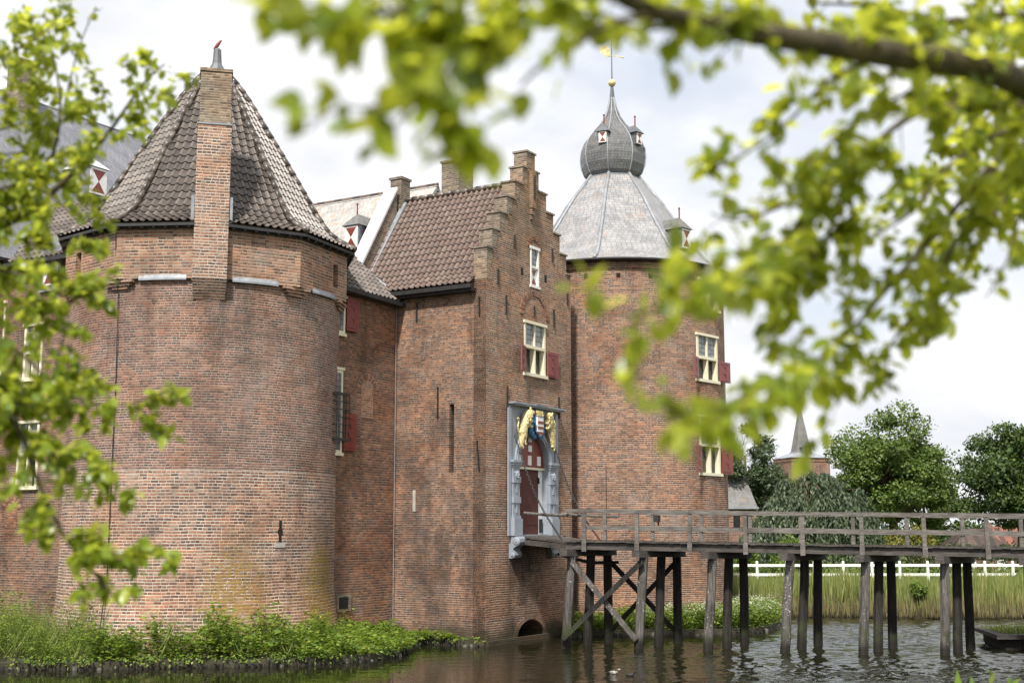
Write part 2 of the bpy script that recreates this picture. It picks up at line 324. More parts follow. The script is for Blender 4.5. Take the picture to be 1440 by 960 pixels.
def slate(name, base, lich=.0, sh=.16, sw=.22, rough=.42, spec=.55):
    n = NT(name); pos = n.obj(); uv = n.sep(n.uv()); vr = n.math('DIVIDE', uv[1], sh); row = n.math('FLOOR', vr); fv = n.math('FRACT', vr)
    ur = n.math('ADD', n.math('DIVIDE', uv[0], sw), n.math('MULTIPLY', n.white(row, '1D'), 1.0)); col = n.math('FLOOR', ur); fu = n.math('FRACT', ur)
    rnd = n.white(n.comb(col, row), '2D'); gap = n.math('MINIMUM', n.math('MULTIPLY', n.math('MINIMUM', fu, n.math('SUBTRACT', 1.0, fu)), sw), n.math('MULTIPLY', fv, sh))
    mk = n.smooth(gap, .002, .014)
    c = n.mix(rnd, tuple(x * .84 for x in base), tuple(x * 1.13 for x in base))
    c = n.mix(n.math('MULTIPLY', n.smooth(n.noise(1.4, pos, 6, .65), .42, .66), .5), c, tuple(x * 1.7 for x in (base[0] * 1.04, base[1], base[2] * .97)))
    c = n.mix(mk, tuple(x * .35 for x in base), c)
    if lich:
        f = n.math('MULTIPLY', n.smooth(n.noise(2.6, pos, 6, .72), .60 - .12 * lich, .70), n.smooth(n.noise(.7, pos, 2), .40, .62)); c = n.mix(n.math('MULTIPLY', f, .8), c, (.34, .17, .05))
    hgt = n.math('ADD', n.math('MULTIPLY', n.math('SUBTRACT', 1.0, fv), .8), n.math('MULTIPLY', rnd, .5))
    return n.done(n.bsdf(c, n.math('ADD', n.math('MULTIPLY', rnd, .2), rough), n.bump(hgt, .55, .02), spec=spec))
M['slate'] = slate('weathered slate', (.25, .25, .256), .6, rough=.33, spec=.8)
M['slate_bulb'] = slate('bulb slate', (.12, .122, .125), .3, .12, .16, .36)
M['slate_dark'] = slate('dark slate', (.16, .165, .185), .0, .2, .25, .5)
M['slate_pale'] = slate('pale lichened slate', (.36, .345, .325), .9, .18, .22, .6)
M['slate_far'] = slate('far slate', (.145, .145, .14), .5, .2, .3, .6)
def tiles(name, pal, gl=.45):
    n = NT(name); pos = n.obj(); uv = n.sep(n.uv()); cell = n.comb(n.math('FLOOR', uv[0]), n.math('FLOOR', uv[1])); r = n.white(cell, '2D'); fu = n.math('FRACT', uv[0]); fv = n.math('FRACT', uv[1])
    c = n.ramp(n.math('ADD', n.math('MULTIPLY', r, .7), n.math('MULTIPLY', n.noise(1.2, pos, 4), .3)), pal)
    c = n.mix(n.math('MULTIPLY', n.smooth(n.noise(4, pos, 5, .65), .5, .72), .55), c, (.075, .072, .06))
    c = n.mix(n.math('MULTIPLY', n.smooth(n.noise(6, pos, 5, .7), .64, .74), .6), c, (.28, .21, .08))
    c = n.mix(n.math('MULTIPLY', n.math('MULTIPLY', n.smooth(fu, .44, .56), n.smooth(fu, .86, 1.0, 1., 0.)), .72), c, (.028, .024, .021)); c = n.mix(n.smooth(fv, .0, .10, .75, 0.), c, (.03, .025, .022))  # shade painted into the tile pans and along each tile lip
    return n.done(n.bsdf(c, n.math('ADD', n.math('MULTIPLY', n.noise(9, pos, 3), .3), gl - .15), n.bump(n.noise(30, pos, 3), .2, .01), spec=.5))
M['tile_grey'] = tiles('grey brown pantile', [(0, (.075, .063, .056)), (.5, (.15, .122, .104)), (1, (.235, .195, .168))], .36)
M['tile_red'] = tiles('brown red pantile', [(0, (.165, .105, .085)), (.5, (.205, .140, .115)), (.8, (.235, .170, .140)), (1, (.28, .22, .18))], .36)
M['tile_dull'] = tiles('dull brown roof tile', [(0, (.05, .035, .03)), (1, (.12, .07, .055))], .7)
M['tile_far'] = tiles('orange roof tile', [(0, (.20, .075, .05)), (1, (.30, .12, .075))], .7)
def wood(name, a, b, wet=True, speck=0.):
    n = NT(name); pos = n.obj(); st = n.noise(5, n.scaled(pos, (3, 3, .25)), 6, .65); st2 = n.noise(16, n.scaled(pos, (2.5, 2.5, .12)), 4)
    c = n.mix(n.smooth(st, .3, .7), a, b); c = n.mix(n.math('MULTIPLY', n.smooth(st2, .5, .75), .6), c, tuple(x * .35 for x in a))
    c = n.mix(n.math('MULTIPLY', n.smooth(n.noise(1.7, pos, 4), .5, .7), .5), c, tuple(x * .5 for x in a))
    if speck: c = n.mix(n.math('MULTIPLY', n.math('MULTIPLY', n.smooth(n.noise(14, pos, 4, .6), .60, .64), n.smooth(n.noise(.9, pos, 2), .5, .6)), speck), c, (.55, .55, .52))
    if wet: z = n.sep(pos)[2]; c = n.mix(n.math('MULTIPLY', n.smooth(z, .5, 1.3, 1., 0.), n.smooth(n.noise(3, pos, 4), .4, .65)), c, (.045, .055, .022)); c = n.mix(n.smooth(z, .15, .55, 1., 0.), c, (.02, .018, .014))
    return n.done(n.bsdf(c, .8, n.bump(n.math('ADD', st, n.math('MULTIPLY', st2, .6)), .6, .02), spec=.3))
def woodh(name, a, b):
    n = NT(name); pos = n.obj(); st = n.noise(6, n.scaled(pos, (.3, 1.5, 5)), 6, .65); st2 = n.noise(1.1, pos, 4)
    c = n.mix(n.smooth(st, .3, .7), a, b); c = n.mix(n.math('MULTIPLY', n.smooth(st2, .45, .7), .5), c, tuple(x * .5 for x in a))
    return n.done(n.bsdf(c, .8, n.bump(st, .6, .02), spec=.3))
M['pile'] = wood('weathered pile', (.055, .048, .043), (.165, .152, .142), True, .9)
M['pile_dark'] = wood('dark pile', (.014, .012, .011), (.045, .040, .036), True)
M['rail'] = woodh('silver grey rail', (.085, .076, .068), (.225, .205, .185))
M['deck'] = woodh('dark deck beam', (.045, .040, .036), (.125, .112, .10))
def leafmat(name, pal, trans, tf=.4, gloss=.45, spec=.4, bycell=0., lo=.3):
    n = NT(name); g = n.N('ShaderNodeNewGeometry'); r = g.outputs['Random Per Island']
    c = n.ramp(r, pal); tcol = n.ramp(n.math('FRACT', n.math('MULTIPLY', r, 7.31)), [(0, tuple(x * lo for x in trans)), (.45, tuple(x * (.5 + lo * .6) for x in trans)), (1, tuple(min(1, x * 1.3) for x in trans))])
    if bycell: f = n.math('MULTIPLY', n.smooth(n.noise(bycell, g.outputs['Position'], 3), .35, .68), .6); c = n.mix(f, c, n.mix(1., c, (.45, .5, .5), 'MULTIPLY'))
    b = n.bsdf(c, gloss, spec=spec); tr = n.N('ShaderNodeBsdfTranslucent'); n.set(tr.inputs[0], tcol)
    mx = n.N('ShaderNodeMixShader'); mx.inputs[0].default_value = tf; n.t.links.new(b, mx.inputs[1]); n.t.links.new(tr.outputs[0], mx.inputs[2])
    return n.done(mx.outputs[0])
M['leaf_near'] = leafmat('fresh spring leaf', [(0, (.028, .07, .009)), (.32, (.10, .18, .014)), (.65, (.25, .34, .03)), (1, (.40, .44, .06))], (.72, .75, .07), .62, .3, .6, lo=.42)
M['leaf_side'] = leafmat('young leaf', [(0, (.035, .075, .014)), (.3, (.12, .20, .02)), (.65, (.28, .36, .04)), (1, (.42, .46, .08))], (.66, .70, .08), .56, .3, .6, lo=.5)
M['weed'] = leafmat('weed leaf', [(0, (.04, .085, .014)), (.45, (.11, .19, .025)), (.8, (.22, .30, .045)), (1, (.34, .38, .08))], (.40, .54, .07), .4, .5)
M['grass'] = leafmat('grass blade', [(0, (.09, .14, .03)), (.6, (.20, .26, .06)), (1, (.36, .38, .14))], (.36, .44, .10), .3, .5)
M['parsley'] = leafmat('white flowering weed', [(0, (.30, .35, .20)), (1, (.62, .63, .50))], (.5, .52, .4), .2, .6)
M['reed_dry'] = leafmat('dry reed stalk', [(0, (.10, .085, .035)), (1, (.24, .21, .09))], (.25, .2, .08), .2, .7)
M['reed'] = leafmat('green reed', [(0, (.09, .13, .03)), (.5, (.17, .21, .05)), (1, (.34, .33, .12))], (.30, .34, .08), .3, .6)
M['oak'] = leafmat('oak leaf', [(0, (.022, .050, .011)), (.6, (.062, .112, .022)), (1, (.13, .18, .04))], (.14, .22, .03), .25, .5, bycell=.6)
M['lime'] = leafmat('lime leaf', [(0, (.04, .08, .016)), (.55, (.11, .185, .034)), (1, (.22, .28, .06))], (.26, .36, .06), .32, .5, bycell=.6)
M['grey_leaf'] = leafmat('grey green leaf', [(0, (.035, .060, .025)), (1, (.10, .145, .06))], (.12, .18, .05), .25, .5, bycell=.6)
M['weep'] = leafmat('weeping leaf', [(0, (.03, .052, .026)), (.6, (.075, .105, .052)), (1, (.17, .20, .115))], (.07, .11, .03), .2, .5, bycell=.9)
M['yellow_leaf'] = leafmat('golden leaf', [(0, (.13, .14, .02)), (1, (.27, .25, .05))], (.3, .3, .04), .25, .5, bycell=.9)
M['fresh_leaf'] = leafmat('lime green shrub leaf', [(0, (.07, .12, .015)), (1, (.19, .27, .04))], (.25, .35, .04), .3, .5, bycell=.9)
M['hedge'] = leafmat('hedge leaf', [(0, (.012, .03, .008)), (1, (.04, .075, .018))], (.06, .10, .02), .2, .5)
M['bark'] = wood('bark', (.045, .036, .018), (.11, .09, .05), False)
M['bark_grey'] = wood('grey bark', (.09, .08, .07), (.18, .165, .15), False)
M['soil'] = plain('bank soil', (.055, .05, .03), .95, .4, 3)
def ground_mat():
    n = NT('grass ground'); pos = n.obj(); c = n.mix(n.smooth(n.noise(.25, pos, 6), .35, .65), (.07, .11, .025), (.17, .19, .06)); c = n.mix(n.math('MULTIPLY', n.noise(5, pos, 4), .5), c, (.06, .07, .025))
    z = n.sep(pos)[2]; c = n.mix(n.smooth(z, .35, .62, 1., 0.), c, (.035, .028, .017))
    return n.done(n.bsdf(c, .95, n.bump(n.noise(7, pos, 4), .6, .08), spec=.2))
M['ground'] = ground_mat()
def water_mat():
    n = NT('moat water'); pos = n.obj()
    a = n.noise(3.5, n.scaled(pos, (.7, 1.25, 1)), 2, .5, dist=.5); b = n.noise(9, n.scaled(pos, (.7, 1.3, 1)), 2, .5); lo = n.noise(.16, pos, 3)
    calm = n.smooth(lo, .38, .62, .35, 1.)
    x = n.sep(pos)[0]; breeze = n.smooth(x, -6., 12., .30, 2.6)
    h = n.math('MULTIPLY', n.math('MULTIPLY', n.math('ADD', a, n.math('MULTIPLY', b, .30)), calm), breeze)
    bp = n.N('ShaderNodeBump'); bp.inputs['Strength'].default_value = .7; bp.inputs['Distance'].default_value = .02; n.set(bp.inputs['Height'], h)
    c = n.mix(n.noise(.4, pos, 3), (.008, .0085, .004), (.018, .018, .008))
    return n.done(n.bsdf(c, .04, bp.outputs[0], spec=.5, IOR=1.33))
M['water'] = water_mat()

# ------------------------------------------------------------------ structure: ground, moat, banks
def ground_z(x, y):
    far = y - (60.6 + .5 * math.sin(x * .21) + .3 * math.sin(x * .53)); rb = x - (25 + .4 * math.sin(y * .3)); nb = 13 - y + .6 * math.sin(x * .4)
    z = -1.6
    if far > -1.2: z = max(z, -1.6 + 2.3 * min(1, (far + 1.2) / 1.4) + .006 * max(0, min(far, 40)))
    if rb > -2: z = max(z, -1.6 + 4.3 * min(1, (rb + 2) / 4.5)) if y < 70 else z
    if nb > -2: z = max(z, -1.6 + min(3.9, (nb + 2) * .62))
    return z
def axis(a, b, st, far): return [-far, -far * .5, -far * .25] + list(np.arange(a, b, st)) + [far * .25, far * .5, far]
xs = axis(-50, 70, 1.0, 1400); ys = [-200, -80, -30] + list(np.arange(-10, 130, .8)) + [180, 260, 400, 700, 1200, 1800]
gv = [(x, y, ground_z(x, y)) for y in ys for x in xs]; nx = len(xs)
gf = [(j * nx + i, j * nx + i + 1, (j + 1) * nx + i + 1, (j + 1) * nx + i) for j in range(len(ys) - 1) for i in range(nx - 1)]
tag(np_mesh('ground', gv, gf, M['ground'], None, True), kind='structure')
gx, gy = np.arange(-27, 34.01, .11), np.arange(31, 62.01, .085); X, Y = np.meshgrid(gx, gy); wr = np.random.default_rng(5)
Hh = np.zeros_like(X)
for _ in range(70):
    lam = wr.uniform(.34, 1.15); th = wr.normal(PI / 2, .85); k = 2 * PI / lam; Hh += lam * .0031 * np.sin(k * (X * math.cos(th) + Y * math.sin(th)) + wr.uniform(0, 6.28))
bz = .13 + 1.85 / (1 + np.exp(-(X - 5.5) / 2.0)); patch = .75 + .35 * np.sin(X * .33 + 1.1 * np.sin(Y * .21)) * np.sin(Y * .45 + .7 * np.sin(X * .17)); fade = np.clip((X + 27) / 3, 0, 1) * np.clip((34 - X) / 3, 0, 1) * np.clip((Y - 31) / 2, 0, 1) * np.clip((62 - Y) / 1, 0, 1)
Hh *= bz * patch * fade; WV = [tuple(p) for p in np.stack([X, Y, Hh], -1).reshape(-1, 3)]; nxw = len(gx); ii, jj = np.meshgrid(np.arange(nxw - 1), np.arange(len(gy) - 1)); b0 = (jj * nxw + ii).ravel(); WF = np.stack([b0, b0 + 1, b0 + nxw + 1, b0 + nxw], 1)
x0_, x1_, y0_, y1_ = gx[0], gx[-1], gy[0], gy[-1]; nb_ = len(WV); ex_ = [(-400, -5), (120, -5), (120, y0_), (-400, y0_), (-400, y1_), (120, y1_), (120, 90), (-400, 90), (x0_, y0_), (x0_, y1_), (x1_, y0_), (x1_, y1_)]; WV += [(a, b, 0) for a, b in ex_]
WF = np.concatenate([WF, np.array([(0, 1, 2, 3), (4, 5, 6, 7), (3, 8, 9, 4), (10, 2, 5, 11)]) + nb_])
tag(np_mesh('water', WV, WF, M['water'], None, True), kind='structure')
edge_l = [ground(*p) for p in ((-260, 948), (-60, 945), (20, 942), (100, 942), (180, 941), (250, 939), (350, 938), (450, 934), (520, 929), (560, 923), (574, 917), (573, 909), (600, 905), (650, 908), (684, 909.5))]
back_l = [W(-.2, .5), W(0, 4.2), W(-3, 4.2), Vector((-8, 47, 0)), W(-9.5, 12), W(-9.5, 40)]
edge_r = [W(6.2, -.35), ground(800, 898), ground(830, 894), ground(900, 893), ground(1000, 893), ground(1055, 891), ground(1085, 887), ground(1096, 880), ground(1092, 873)]
back_r = [TR + Vector((4.6, 1.5, 0)), TR, W(6.5, 2)]
def bank(name, edge, back, top):
    m = MB(); P = edge + back; m.face([p + UP * top for p in P])
    for a, b in zip(edge[:-1], edge[1:]): m.face([a - UP * .5, b - UP * .5, b + UP * top, a + UP * top])
    return tag(m.build(name, M['soil'], recalc=True), kind='structure')
bank('castle_bank', edge_l, back_l, .22); bank('castle_bank', edge_r, back_r, .22)
M['brick_kerb'] = plain('pale kerb stone', (.10, .092, .08), .8, .4, 9)
def edging(edge):            # low kerb of stakes round the bank
    m = MB()
    for a, b in zip(edge[:-1], edge[1:]):
        L_ = (b - a).length; k = max(1, int(L_ / .21)); u = (b - a) / k; o = u.normalized().cross(UP)
        for i in range(k):
            c = a + u * (i + .5) + o * random.uniform(-.06, .05); h = random.uniform(.12, .24)
            m.lathe(c - UP * .38, [(.08, 0), (random.uniform(.07, .10), .3 + h - .04), (.05, .3 + h)], 7, random.random(), mi=1 if random.random() < .2 else 0)
    return tag(m.build('bank_kerb', [M['pile_dark'], M['brick_kerb']], smooth=True), kind='structure')
edging(edge_l); edging(edge_r)

# ------------------------------------------------------------------ wall builders
def panel(mb, us, zs, keep, fmap, thick, uvs=1.0, mi=0, mifun=None):
    """A wall made of cells: keep(u,z) says which stand; fmap(u,depth,z) gives the point. Edges of openings get reveals."""
    us = sorted(set(round(u, 4) for u in us)); zs = sorted(set(round(z, 4) for z in zs)); K = {}
    for i in range(len(us) - 1):
        for j in range(len(zs) - 1): K[i, j] = keep((us[i] + us[i + 1]) / 2, (zs[j] + zs[j + 1]) / 2)
    for (i, j), k in K.items():
        if not k: continue
        a, b, c, d = us[i], us[i + 1], zs[j], zs[j + 1]; m = mifun((c + d) / 2) if mifun else mi
        mb.face([fmap(a, 0, c), fmap(b, 0, c), fmap(b, 0, d), fmap(a, 0, d)], [(a * uvs, c), (b * uvs, c), (b * uvs, d), (a * uvs, d)], m)
        for di, dj, (p, q) in ((-1, 0, ((a, c), (a, d))), (1, 0, ((b, c), (b, d))), (0, -1, ((a, c), (b, c))), (0, 1, ((a, d), (b, d)))):
            if not K.get((i + di, j + dj), False):
                uvq = [(p[0] * uvs, p[1]), (q[0] * uvs, q[1]), (q[0] * uvs + (thick if p[0] == q[0] else 0), q[1] + (0 if p[0] == q[0] else thick)), (p[0] * uvs + (thick if p[0] == q[0] else 0), p[1] + (0 if p[0] == q[0] else thick))]
                mb.face([fmap(p[0], 0, p[1]), fmap(q[0], 0, q[1]), fmap(q[0], thick, q[1]), fmap(p[0], thick, p[1])], uvq, m)
class Fr:                     # a wall plane: u along, n outwards
    def __init__(s, o, u, n): s.o = Vector(o); s.u = Vector(u); s.n = Vector(n)
    def p(s, u, z, out=0.): return s.o + s.u * u + UP * z + s.n * out
    def map(s, u, d, z): return s.p(u, z, -d)
    def hit(s, px, py): q = on_plane(px, py, s.o, s.n) - s.o; return q.dot(s.u), q.z
    def box(s, mb, u0, u1, z0, z1, o0, o1, mi=0): mb.box(s.p(u0, z0, o0), s.u * (u1 - u0), UP * (z1 - z0), s.n * (o1 - o0), mi)
def arch_curve(cu, r, z0, zs, n=14, point=1.0):
    P = [(cu - r, z0)] + [(cu - r * math.cos(PI * i / n), zs + r * point * math.sin(PI * i / n)) for i in range(n + 1)] + [(cu + r, z0)]
    return P
def arch_plate(mb, fr, u0, u1, z0, z1, curve, out, back):
    m = len(curve); outer = []
    zs = curve[1][1]; cu = (curve[0][0] + curve[-1][0]) / 2
    for (u, z) in curve:
        if z <= zs + 1e-6: outer.append((u0 if u < cu else u1, z))
        else:
            dx, dz = u - cu, z - zs; k = min((u1 - cu) / abs(dx) if abs(dx) > 1e-6 else 1e9, (z1 - zs) / dz); outer.append((cu + dx * k, zs + dz * k))
    for i in range(m - 1):
        a, b, c, d = curve[i], curve[i + 1], outer[i + 1], outer[i]
        mb.face([fr.p(*a, out), fr.p(*b, out), fr.p(*c, out), fr.p(*d, out)]); mb.face([fr.p(*a, out), fr.p(*b, out), fr.p(*b, back), fr.p(*a, back)])
        if abs(c[0] - d[0]) > 1e-4 and abs(c[1] - d[1]) > 1e-4:
            corner = (c[0] if abs(c[0] - cu) > abs(d[0] - cu) else d[0], max(c[1], d[1])); mb.face([fr.p(*d, out), fr.p(*c, out), fr.p(*corner, out)])
    for (a, b) in (((u0, z0), (u0, z1)), ((u0, z1), (u1, z1)), ((u1, z1), (u1, z0))): mb.face([fr.p(*a, out), fr.p(*b, out), fr.p(*b, -.02), fr.p(*a, -.02)])
def arch_ring(mb, fr, cu, zs, r0, r1, out, n=16, point=1.0, a0=0., a1=PI):
    P = lambda r, a: (cu - r * math.cos(a), zs + r * point * math.sin(a))
    for i in range(n):
        a, b = a0 + (a1 - a0) * i / n, a0 + (a1 - a0) * (i + 1) / n; rm = (r0 + r1) / 2
        q = [P(r0, a), P(r0, b), P(r1, b), P(r1, a)]; uv = [(a * rm, 0), (b * rm, 0), (b * rm, r1 - r0), (a * rm, r1 - r0)]
        mb.face([fr.p(*x, out) for x in q], uv); mb.face([fr.p(*q[0], out), fr.p(*q[1], out), fr.p(*q[1], -.06), fr.p(*q[0], -.06)], uv); mb.face([fr.p(*q[3], out), fr.p(*q[2], out), fr.p(*q[2], -.01), fr.p(*q[3], -.01)], uv)
def shutter(fr, u0, u1, z0, z1, out, parent, mat, label=None, hinge=0):
    m = MB(); fr.box(m, u0, u1, z0, z1, out, out + .05)
    cu = (u0 + u1) / 2; wd = u1 - u0
    for f in (.30, .66):
        z = z0 + (z1 - z0) * f; fr.box(m, cu - wd * .18, cu + wd * .10, z + .09, z + .15, out + .05, out + .075); fr.box(m, cu + wd * .02, cu + wd * .10, z - .06, z + .09, out + .05, out + .075)
    for f in (.1, .9): z = z0 + (z1 - z0) * f; fr.box(m, u0 - .02, u1 - wd * .25, z - .02, z + .02, out + .05, out + .07)
    o = m.build('shutter', mat, parent)
    if label: o['label'] = label
    return o
def cross_window(fr, u0, u1, z0, z1, parent, zt=None, shutters=True, depth=.22, red=None, side=1):
    """Cream framed cross window: leaded lights over casements with two open shutters."""
    zt = zt or z0 + (z1 - z0) * .5; fw = .11; cu = (u0 + u1) / 2; m = MB()
    fr.box(m, u0, u0 + fw, z0, z1, -depth, .03); fr.box(m, u1 - fw, u1, z0, z1, -depth, .03); fr.box(m, u0 - .06, u1 + .06, z1, z1 + .10, -depth, .08)
    fr.box(m, u0 - .08, u1 + .08, z0 - .12, z0, -depth, .10); fr.box(m, u0 + fw, u1 - fw, zt - .06, zt + .06, -depth, .035); fr.box(m, cu - .045, cu + .045, z0, zt - .06, -depth, .02); fr.box(m, cu - .03, cu + .03, zt + .06, z1, -.10, .02)
    f = m.build('window', M['cream'], parent)
    for a, b in ((u0 + fw, cu - .045), (cu + .045, u1 - fw)):
        g = MB(); fr.box(g, a, b, zt + .06, z1, -.09, -.06); g.build('pane', M['glass_lead'], f)
        g = MB(); fr.box(g, a, b, z0, zt - .06, -depth, -depth + .03); g.build('pane', M['glass_dark'], f)
    if shutters:
        sw = (u1 - u0) * .52; rm = red or M['red_faded']
        shutter(fr, u1 + .04, u1 + .04 + sw, z0 - .02, zt - .05, .07, f, rm)
        # the other one stands half open, seen nearly edge on
        h = fr.p(u0 - .03, 0, .06); 
        du = (-fr.u * .94 + fr.n * .34).normalized(); fs = Fr(h, du, (fr.u * .34 + fr.n * .94).normalized()); shutter(fs, 0, sw, z0 - .02, zt - .05, 0, f, rm)
    return f
def hourglass(mb_w, mb_r, fr, u0, u1, z0, z1, out):
    cu, cz = (u0 + u1) / 2, (z0 + z1) / 2; fr.box(mb_w, u0, u1, z0, z1, out, out + .03); i = (u1 - u0) * .10; o2 = out + .034
    for q in (((u0 + i, z1 - i), (u1 - i, z1 - i), (cu, cz)), ((u0 + i, z0 + i), (cu, cz), (u1 - i, z0 + i))):
        mb_r.face([fr.p(*x, o2) for x in q]); 
        for a, b in zip(q, q[1:] + q[:1]): mb_r.face([fr.p(*a, o2), fr.p(*b, o2), fr.p(*b, out + .02), fr.p(*a, out + .02)])
def anchor(fr, px, y0, y1, parent, lean=0.):
    u, z1 = fr.hit(px, y0); _, z0 = fr.hit(px, y1); m = MB(); m.beam(fr.p(u - lean, z0, .04), fr.p(u + lean, z1, .04), .045, .05, fr.n)
    return m.build('wall_anchor', M['iron'], parent)
def tile_facet(mb, Lf, Rf, length, tw=.25, rh=.36, amp=.062, step=.034, nu=8, uo=0.):
    """Pantiles between the boundary curves Lf(v), Rf(v), v = metres up the slope."""
    rows = int(math.ceil(length / rh)); vs = []
    for k in range(rows):
        for f in (0., .5, .995):
            v = (k + f) * rh
            if v <= length + 1e-6: vs.append((v, f, k))
    w0 = max((Rf(v) - Lf(v)).length for v in (0, length)); nt = int(math.ceil(w0 / 2 / tw)) + 1; us = [i * tw / nu for i in range(-nt * nu, nt * nu + 1)]
    grid = []
    for (v, f, k) in vs:
        l, r = Lf(v), Rf(v); e = r - l; wd = e.length; e = e / wd if wd > 1e-6 else e; mid = (l + r) / 2
        l2, r2 = Lf(min(v + .05, length)), Rf(min(v + .05, length)); l1, r1 = Lf(max(v - .05, 0)), Rf(max(v - .05, 0)); sl_ = ((l2 + r2) - (l1 + r1)).normalized(); nr = e.cross(sl_).normalized()
        if nr.z < 0: nr = -nr
        row = []
        for u in us:
            uc = max(-wd / 2, min(wd / 2, u)); fr_ = (uc / tw) % 1.0; pr = math.sin(PI * fr_ / .46) ** .8 if fr_ < .46 else -.22 * math.sin(PI * (fr_ - .46) / .54)
            row.append((mid + e * uc + nr * (amp * pr + step * (1 - f)), uc, v))
        grid.append(row)
    base = len(mb.v)
    for row in grid: mb.v += [tuple(p[0]) for p in row]
    n = len(us)
    for j in range(len(vs) - 1):
        for i in range(n - 1):
            a, b, c, d = grid[j][i], grid[j][i + 1], grid[j + 1][i + 1], grid[j + 1][i]
            if b[1] - a[1] < 1e-5 and c[1] - d[1] < 1e-5: continue
            k0 = vs[j][2] + .5
            mb.f.append((base + j * n + i, base + j * n + i + 1, base + (j + 1) * n + i + 1, base + (j + 1) * n + i)); ui = (us[i] + us[i + 1]) / 2 / tw + uo + 500.3
            mb.uv.append([(us[x] / tw + uo + 500, vs[y][2] + min(vs[y][1] + (.0 if y == j else 0), .99) + uo) for x, y in ((i, j), (i + 1, j), (i + 1, j + 1), (i, j + 1))] if vs[j][2] == vs[j + 1][2] else [(ui, vs[j + 1][2] + uo + .01)] * 4); mb.mi.append(0)
def polyfun(pts):            # (distance) -> point along a polyline
    ds = [0.]
    for a, b in zip(pts[:-1], pts[1:]): ds.append(ds[-1] + (b - a).length)
    T = ds[-1]
    def f(x):
        x = max(0, min(T, x))
        for i in range(len(ds) - 1):
            if x <= ds[i + 1] + 1e-9: return pts[i].lerp(pts[i + 1], (x - ds[i]) / max(ds[i + 1] - ds[i], 1e-9))
        return pts[-1]
    f.T = T
    return f
def ridge_tiles(mb, pts, r=.10, piece=.38):
    f = polyfun(pts); n = max(1, int(f.T / piece))
    for i in range(n): a, b = f(f.T * i / n), f(f.T * (i + 1.08) / n); mb.tube([a + UP * .02, b], [r * 1.06, r * .94], 8)

# ------------------------------------------------------------------ gate tower
gate = thing('gate_tower', W(3.2, 2), 'square brick gate tower with stepped gable, blue-grey stone doorway and brown pantile roof', 'gate tower')
GF = Fr(W(0, 0), D, Nn)                   # front, u = t
GL = Fr(W(0, 0), -Nn, -D)                 # side towards the round tower, u = s
GT = 6.4; steps = [(14.22, 3.2), (14.97, 2.84), (15.71, 2.31), (16.44, 1.79), (17.14, 1.22), (17.87, .62), (18.55, .33)]
wu = (2.66, 4.28); wz = (9.78, 11.90); gwu = (3.14, 3.80)
gwz0 = GF.hit(750, 402)[1]; gwz1 = GF.hit(750, 350)[1]
slot = [GL.hit(632, 568), GL.hit(638, 664)]
def gate_keep(u, z):
    if z > 13.2:
        ok = False
        for zt, hw in steps:
            if z < zt: ok = abs(u - 3.2) < hw; break
        if not ok: return False
    if wu[0] < u < wu[1] and wz[0] < z < wz[1]: return False
    if gwu[0] < u < gwu[1] and gwz0 < z < gwz1: return False
    if 2.02 < u < 4.42 and 3.78 < z < 7.7: return False
    if 2.0 < u < 4.3 and z < 1.25: return False
    return True
mb = MB(); us = [0, GT, *wu, *gwu, 2.02, 4.42, 2.0, 4.3]
for zt, hw in steps: us += [3.2 - hw, 3.2 + hw]
panel(mb, us, [-.6, 13.2, *wz, gwz0, gwz1, 3.78, 7.7, 1.25] + [a for a, b in steps], gate_keep, GF.map, .55)
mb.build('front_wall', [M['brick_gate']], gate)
s0, s1 = sorted((slot[0][0], slot[1][0])); z1, z0 = slot[0][1], slot[1][1]
mb = MB(); panel(mb, [.01, s0, s1, 9], [-.6, z0, z1, 13.2], lambda u, z: not (s0 < u < s1 and z0 < z < z1), GL.map, .4, mi=0)
GR = Fr(W(GT, 0), -Nn, D); panel(mb, [.56, 9], [-.6, 13.2], lambda u, z: True, GR.map, .4)
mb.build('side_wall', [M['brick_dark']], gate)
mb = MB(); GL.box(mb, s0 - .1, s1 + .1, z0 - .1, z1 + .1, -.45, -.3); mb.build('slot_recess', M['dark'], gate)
mb = MB()                                  # caps of the stepped gable
pz, ph = 13.2, 3.2
for zt, hw in steps:
    nxt = [h for z, h in steps if z > zt]; inner = nxt[0] if nxt else 0
    for sgn in (-1, 1):
        a, b = 3.2 + sgn * hw, 3.2 + sgn * inner; lo, hi = min(a, b), max(a, b)
        if not nxt and sgn == 1: continue
        if not nxt: lo, hi = 3.2 - hw, 3.2 + hw
        mb.box(W(lo - .05, -.05, zt), D * (hi - lo + .1), -Nn * .66, UP * .07)
build_each(mb, 'gable_coping', M['brick_grey'], gate, 6)
mb = MB()                                  # weathered grey bricks on the ends of the steps
for i, (zt, hw) in enumerate(steps): zb = 13.05 if i == 0 else steps[i - 1][0] + .08; mb.box(W(3.2 - hw - .012, -.012, zb), D * .36, -Nn * .574, UP * (zt - zb - .003))
build_each(mb, 'step_end', M['brick_grey'], gate, 6)
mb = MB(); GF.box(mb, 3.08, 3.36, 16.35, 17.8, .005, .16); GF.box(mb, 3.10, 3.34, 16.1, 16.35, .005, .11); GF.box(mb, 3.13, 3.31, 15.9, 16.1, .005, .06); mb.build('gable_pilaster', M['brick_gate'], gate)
mb = MB(); GF.box(mb, 3.19, 3.25, 16.7, 17.65, .16, .2); mb.build('wall_anchor', M['iron'], gate)
for a in ((723, 331, 350), (699.7, 379, 399), (776, 350, 368), (711, 415, 442), (750.7, 431, 446), (778, 435, 460), (797, 412, 429), (712.5, 543, 579), (785, 558, 589)): anchor(GF, *a, gate)
for a in ((587, 426, 452), (674.7, 417, 443), (616.5, 544, 588)): anchor(GL, *a, gate)
anchor(GL, 673, 619, 661, gate, .05)
mb = MB()
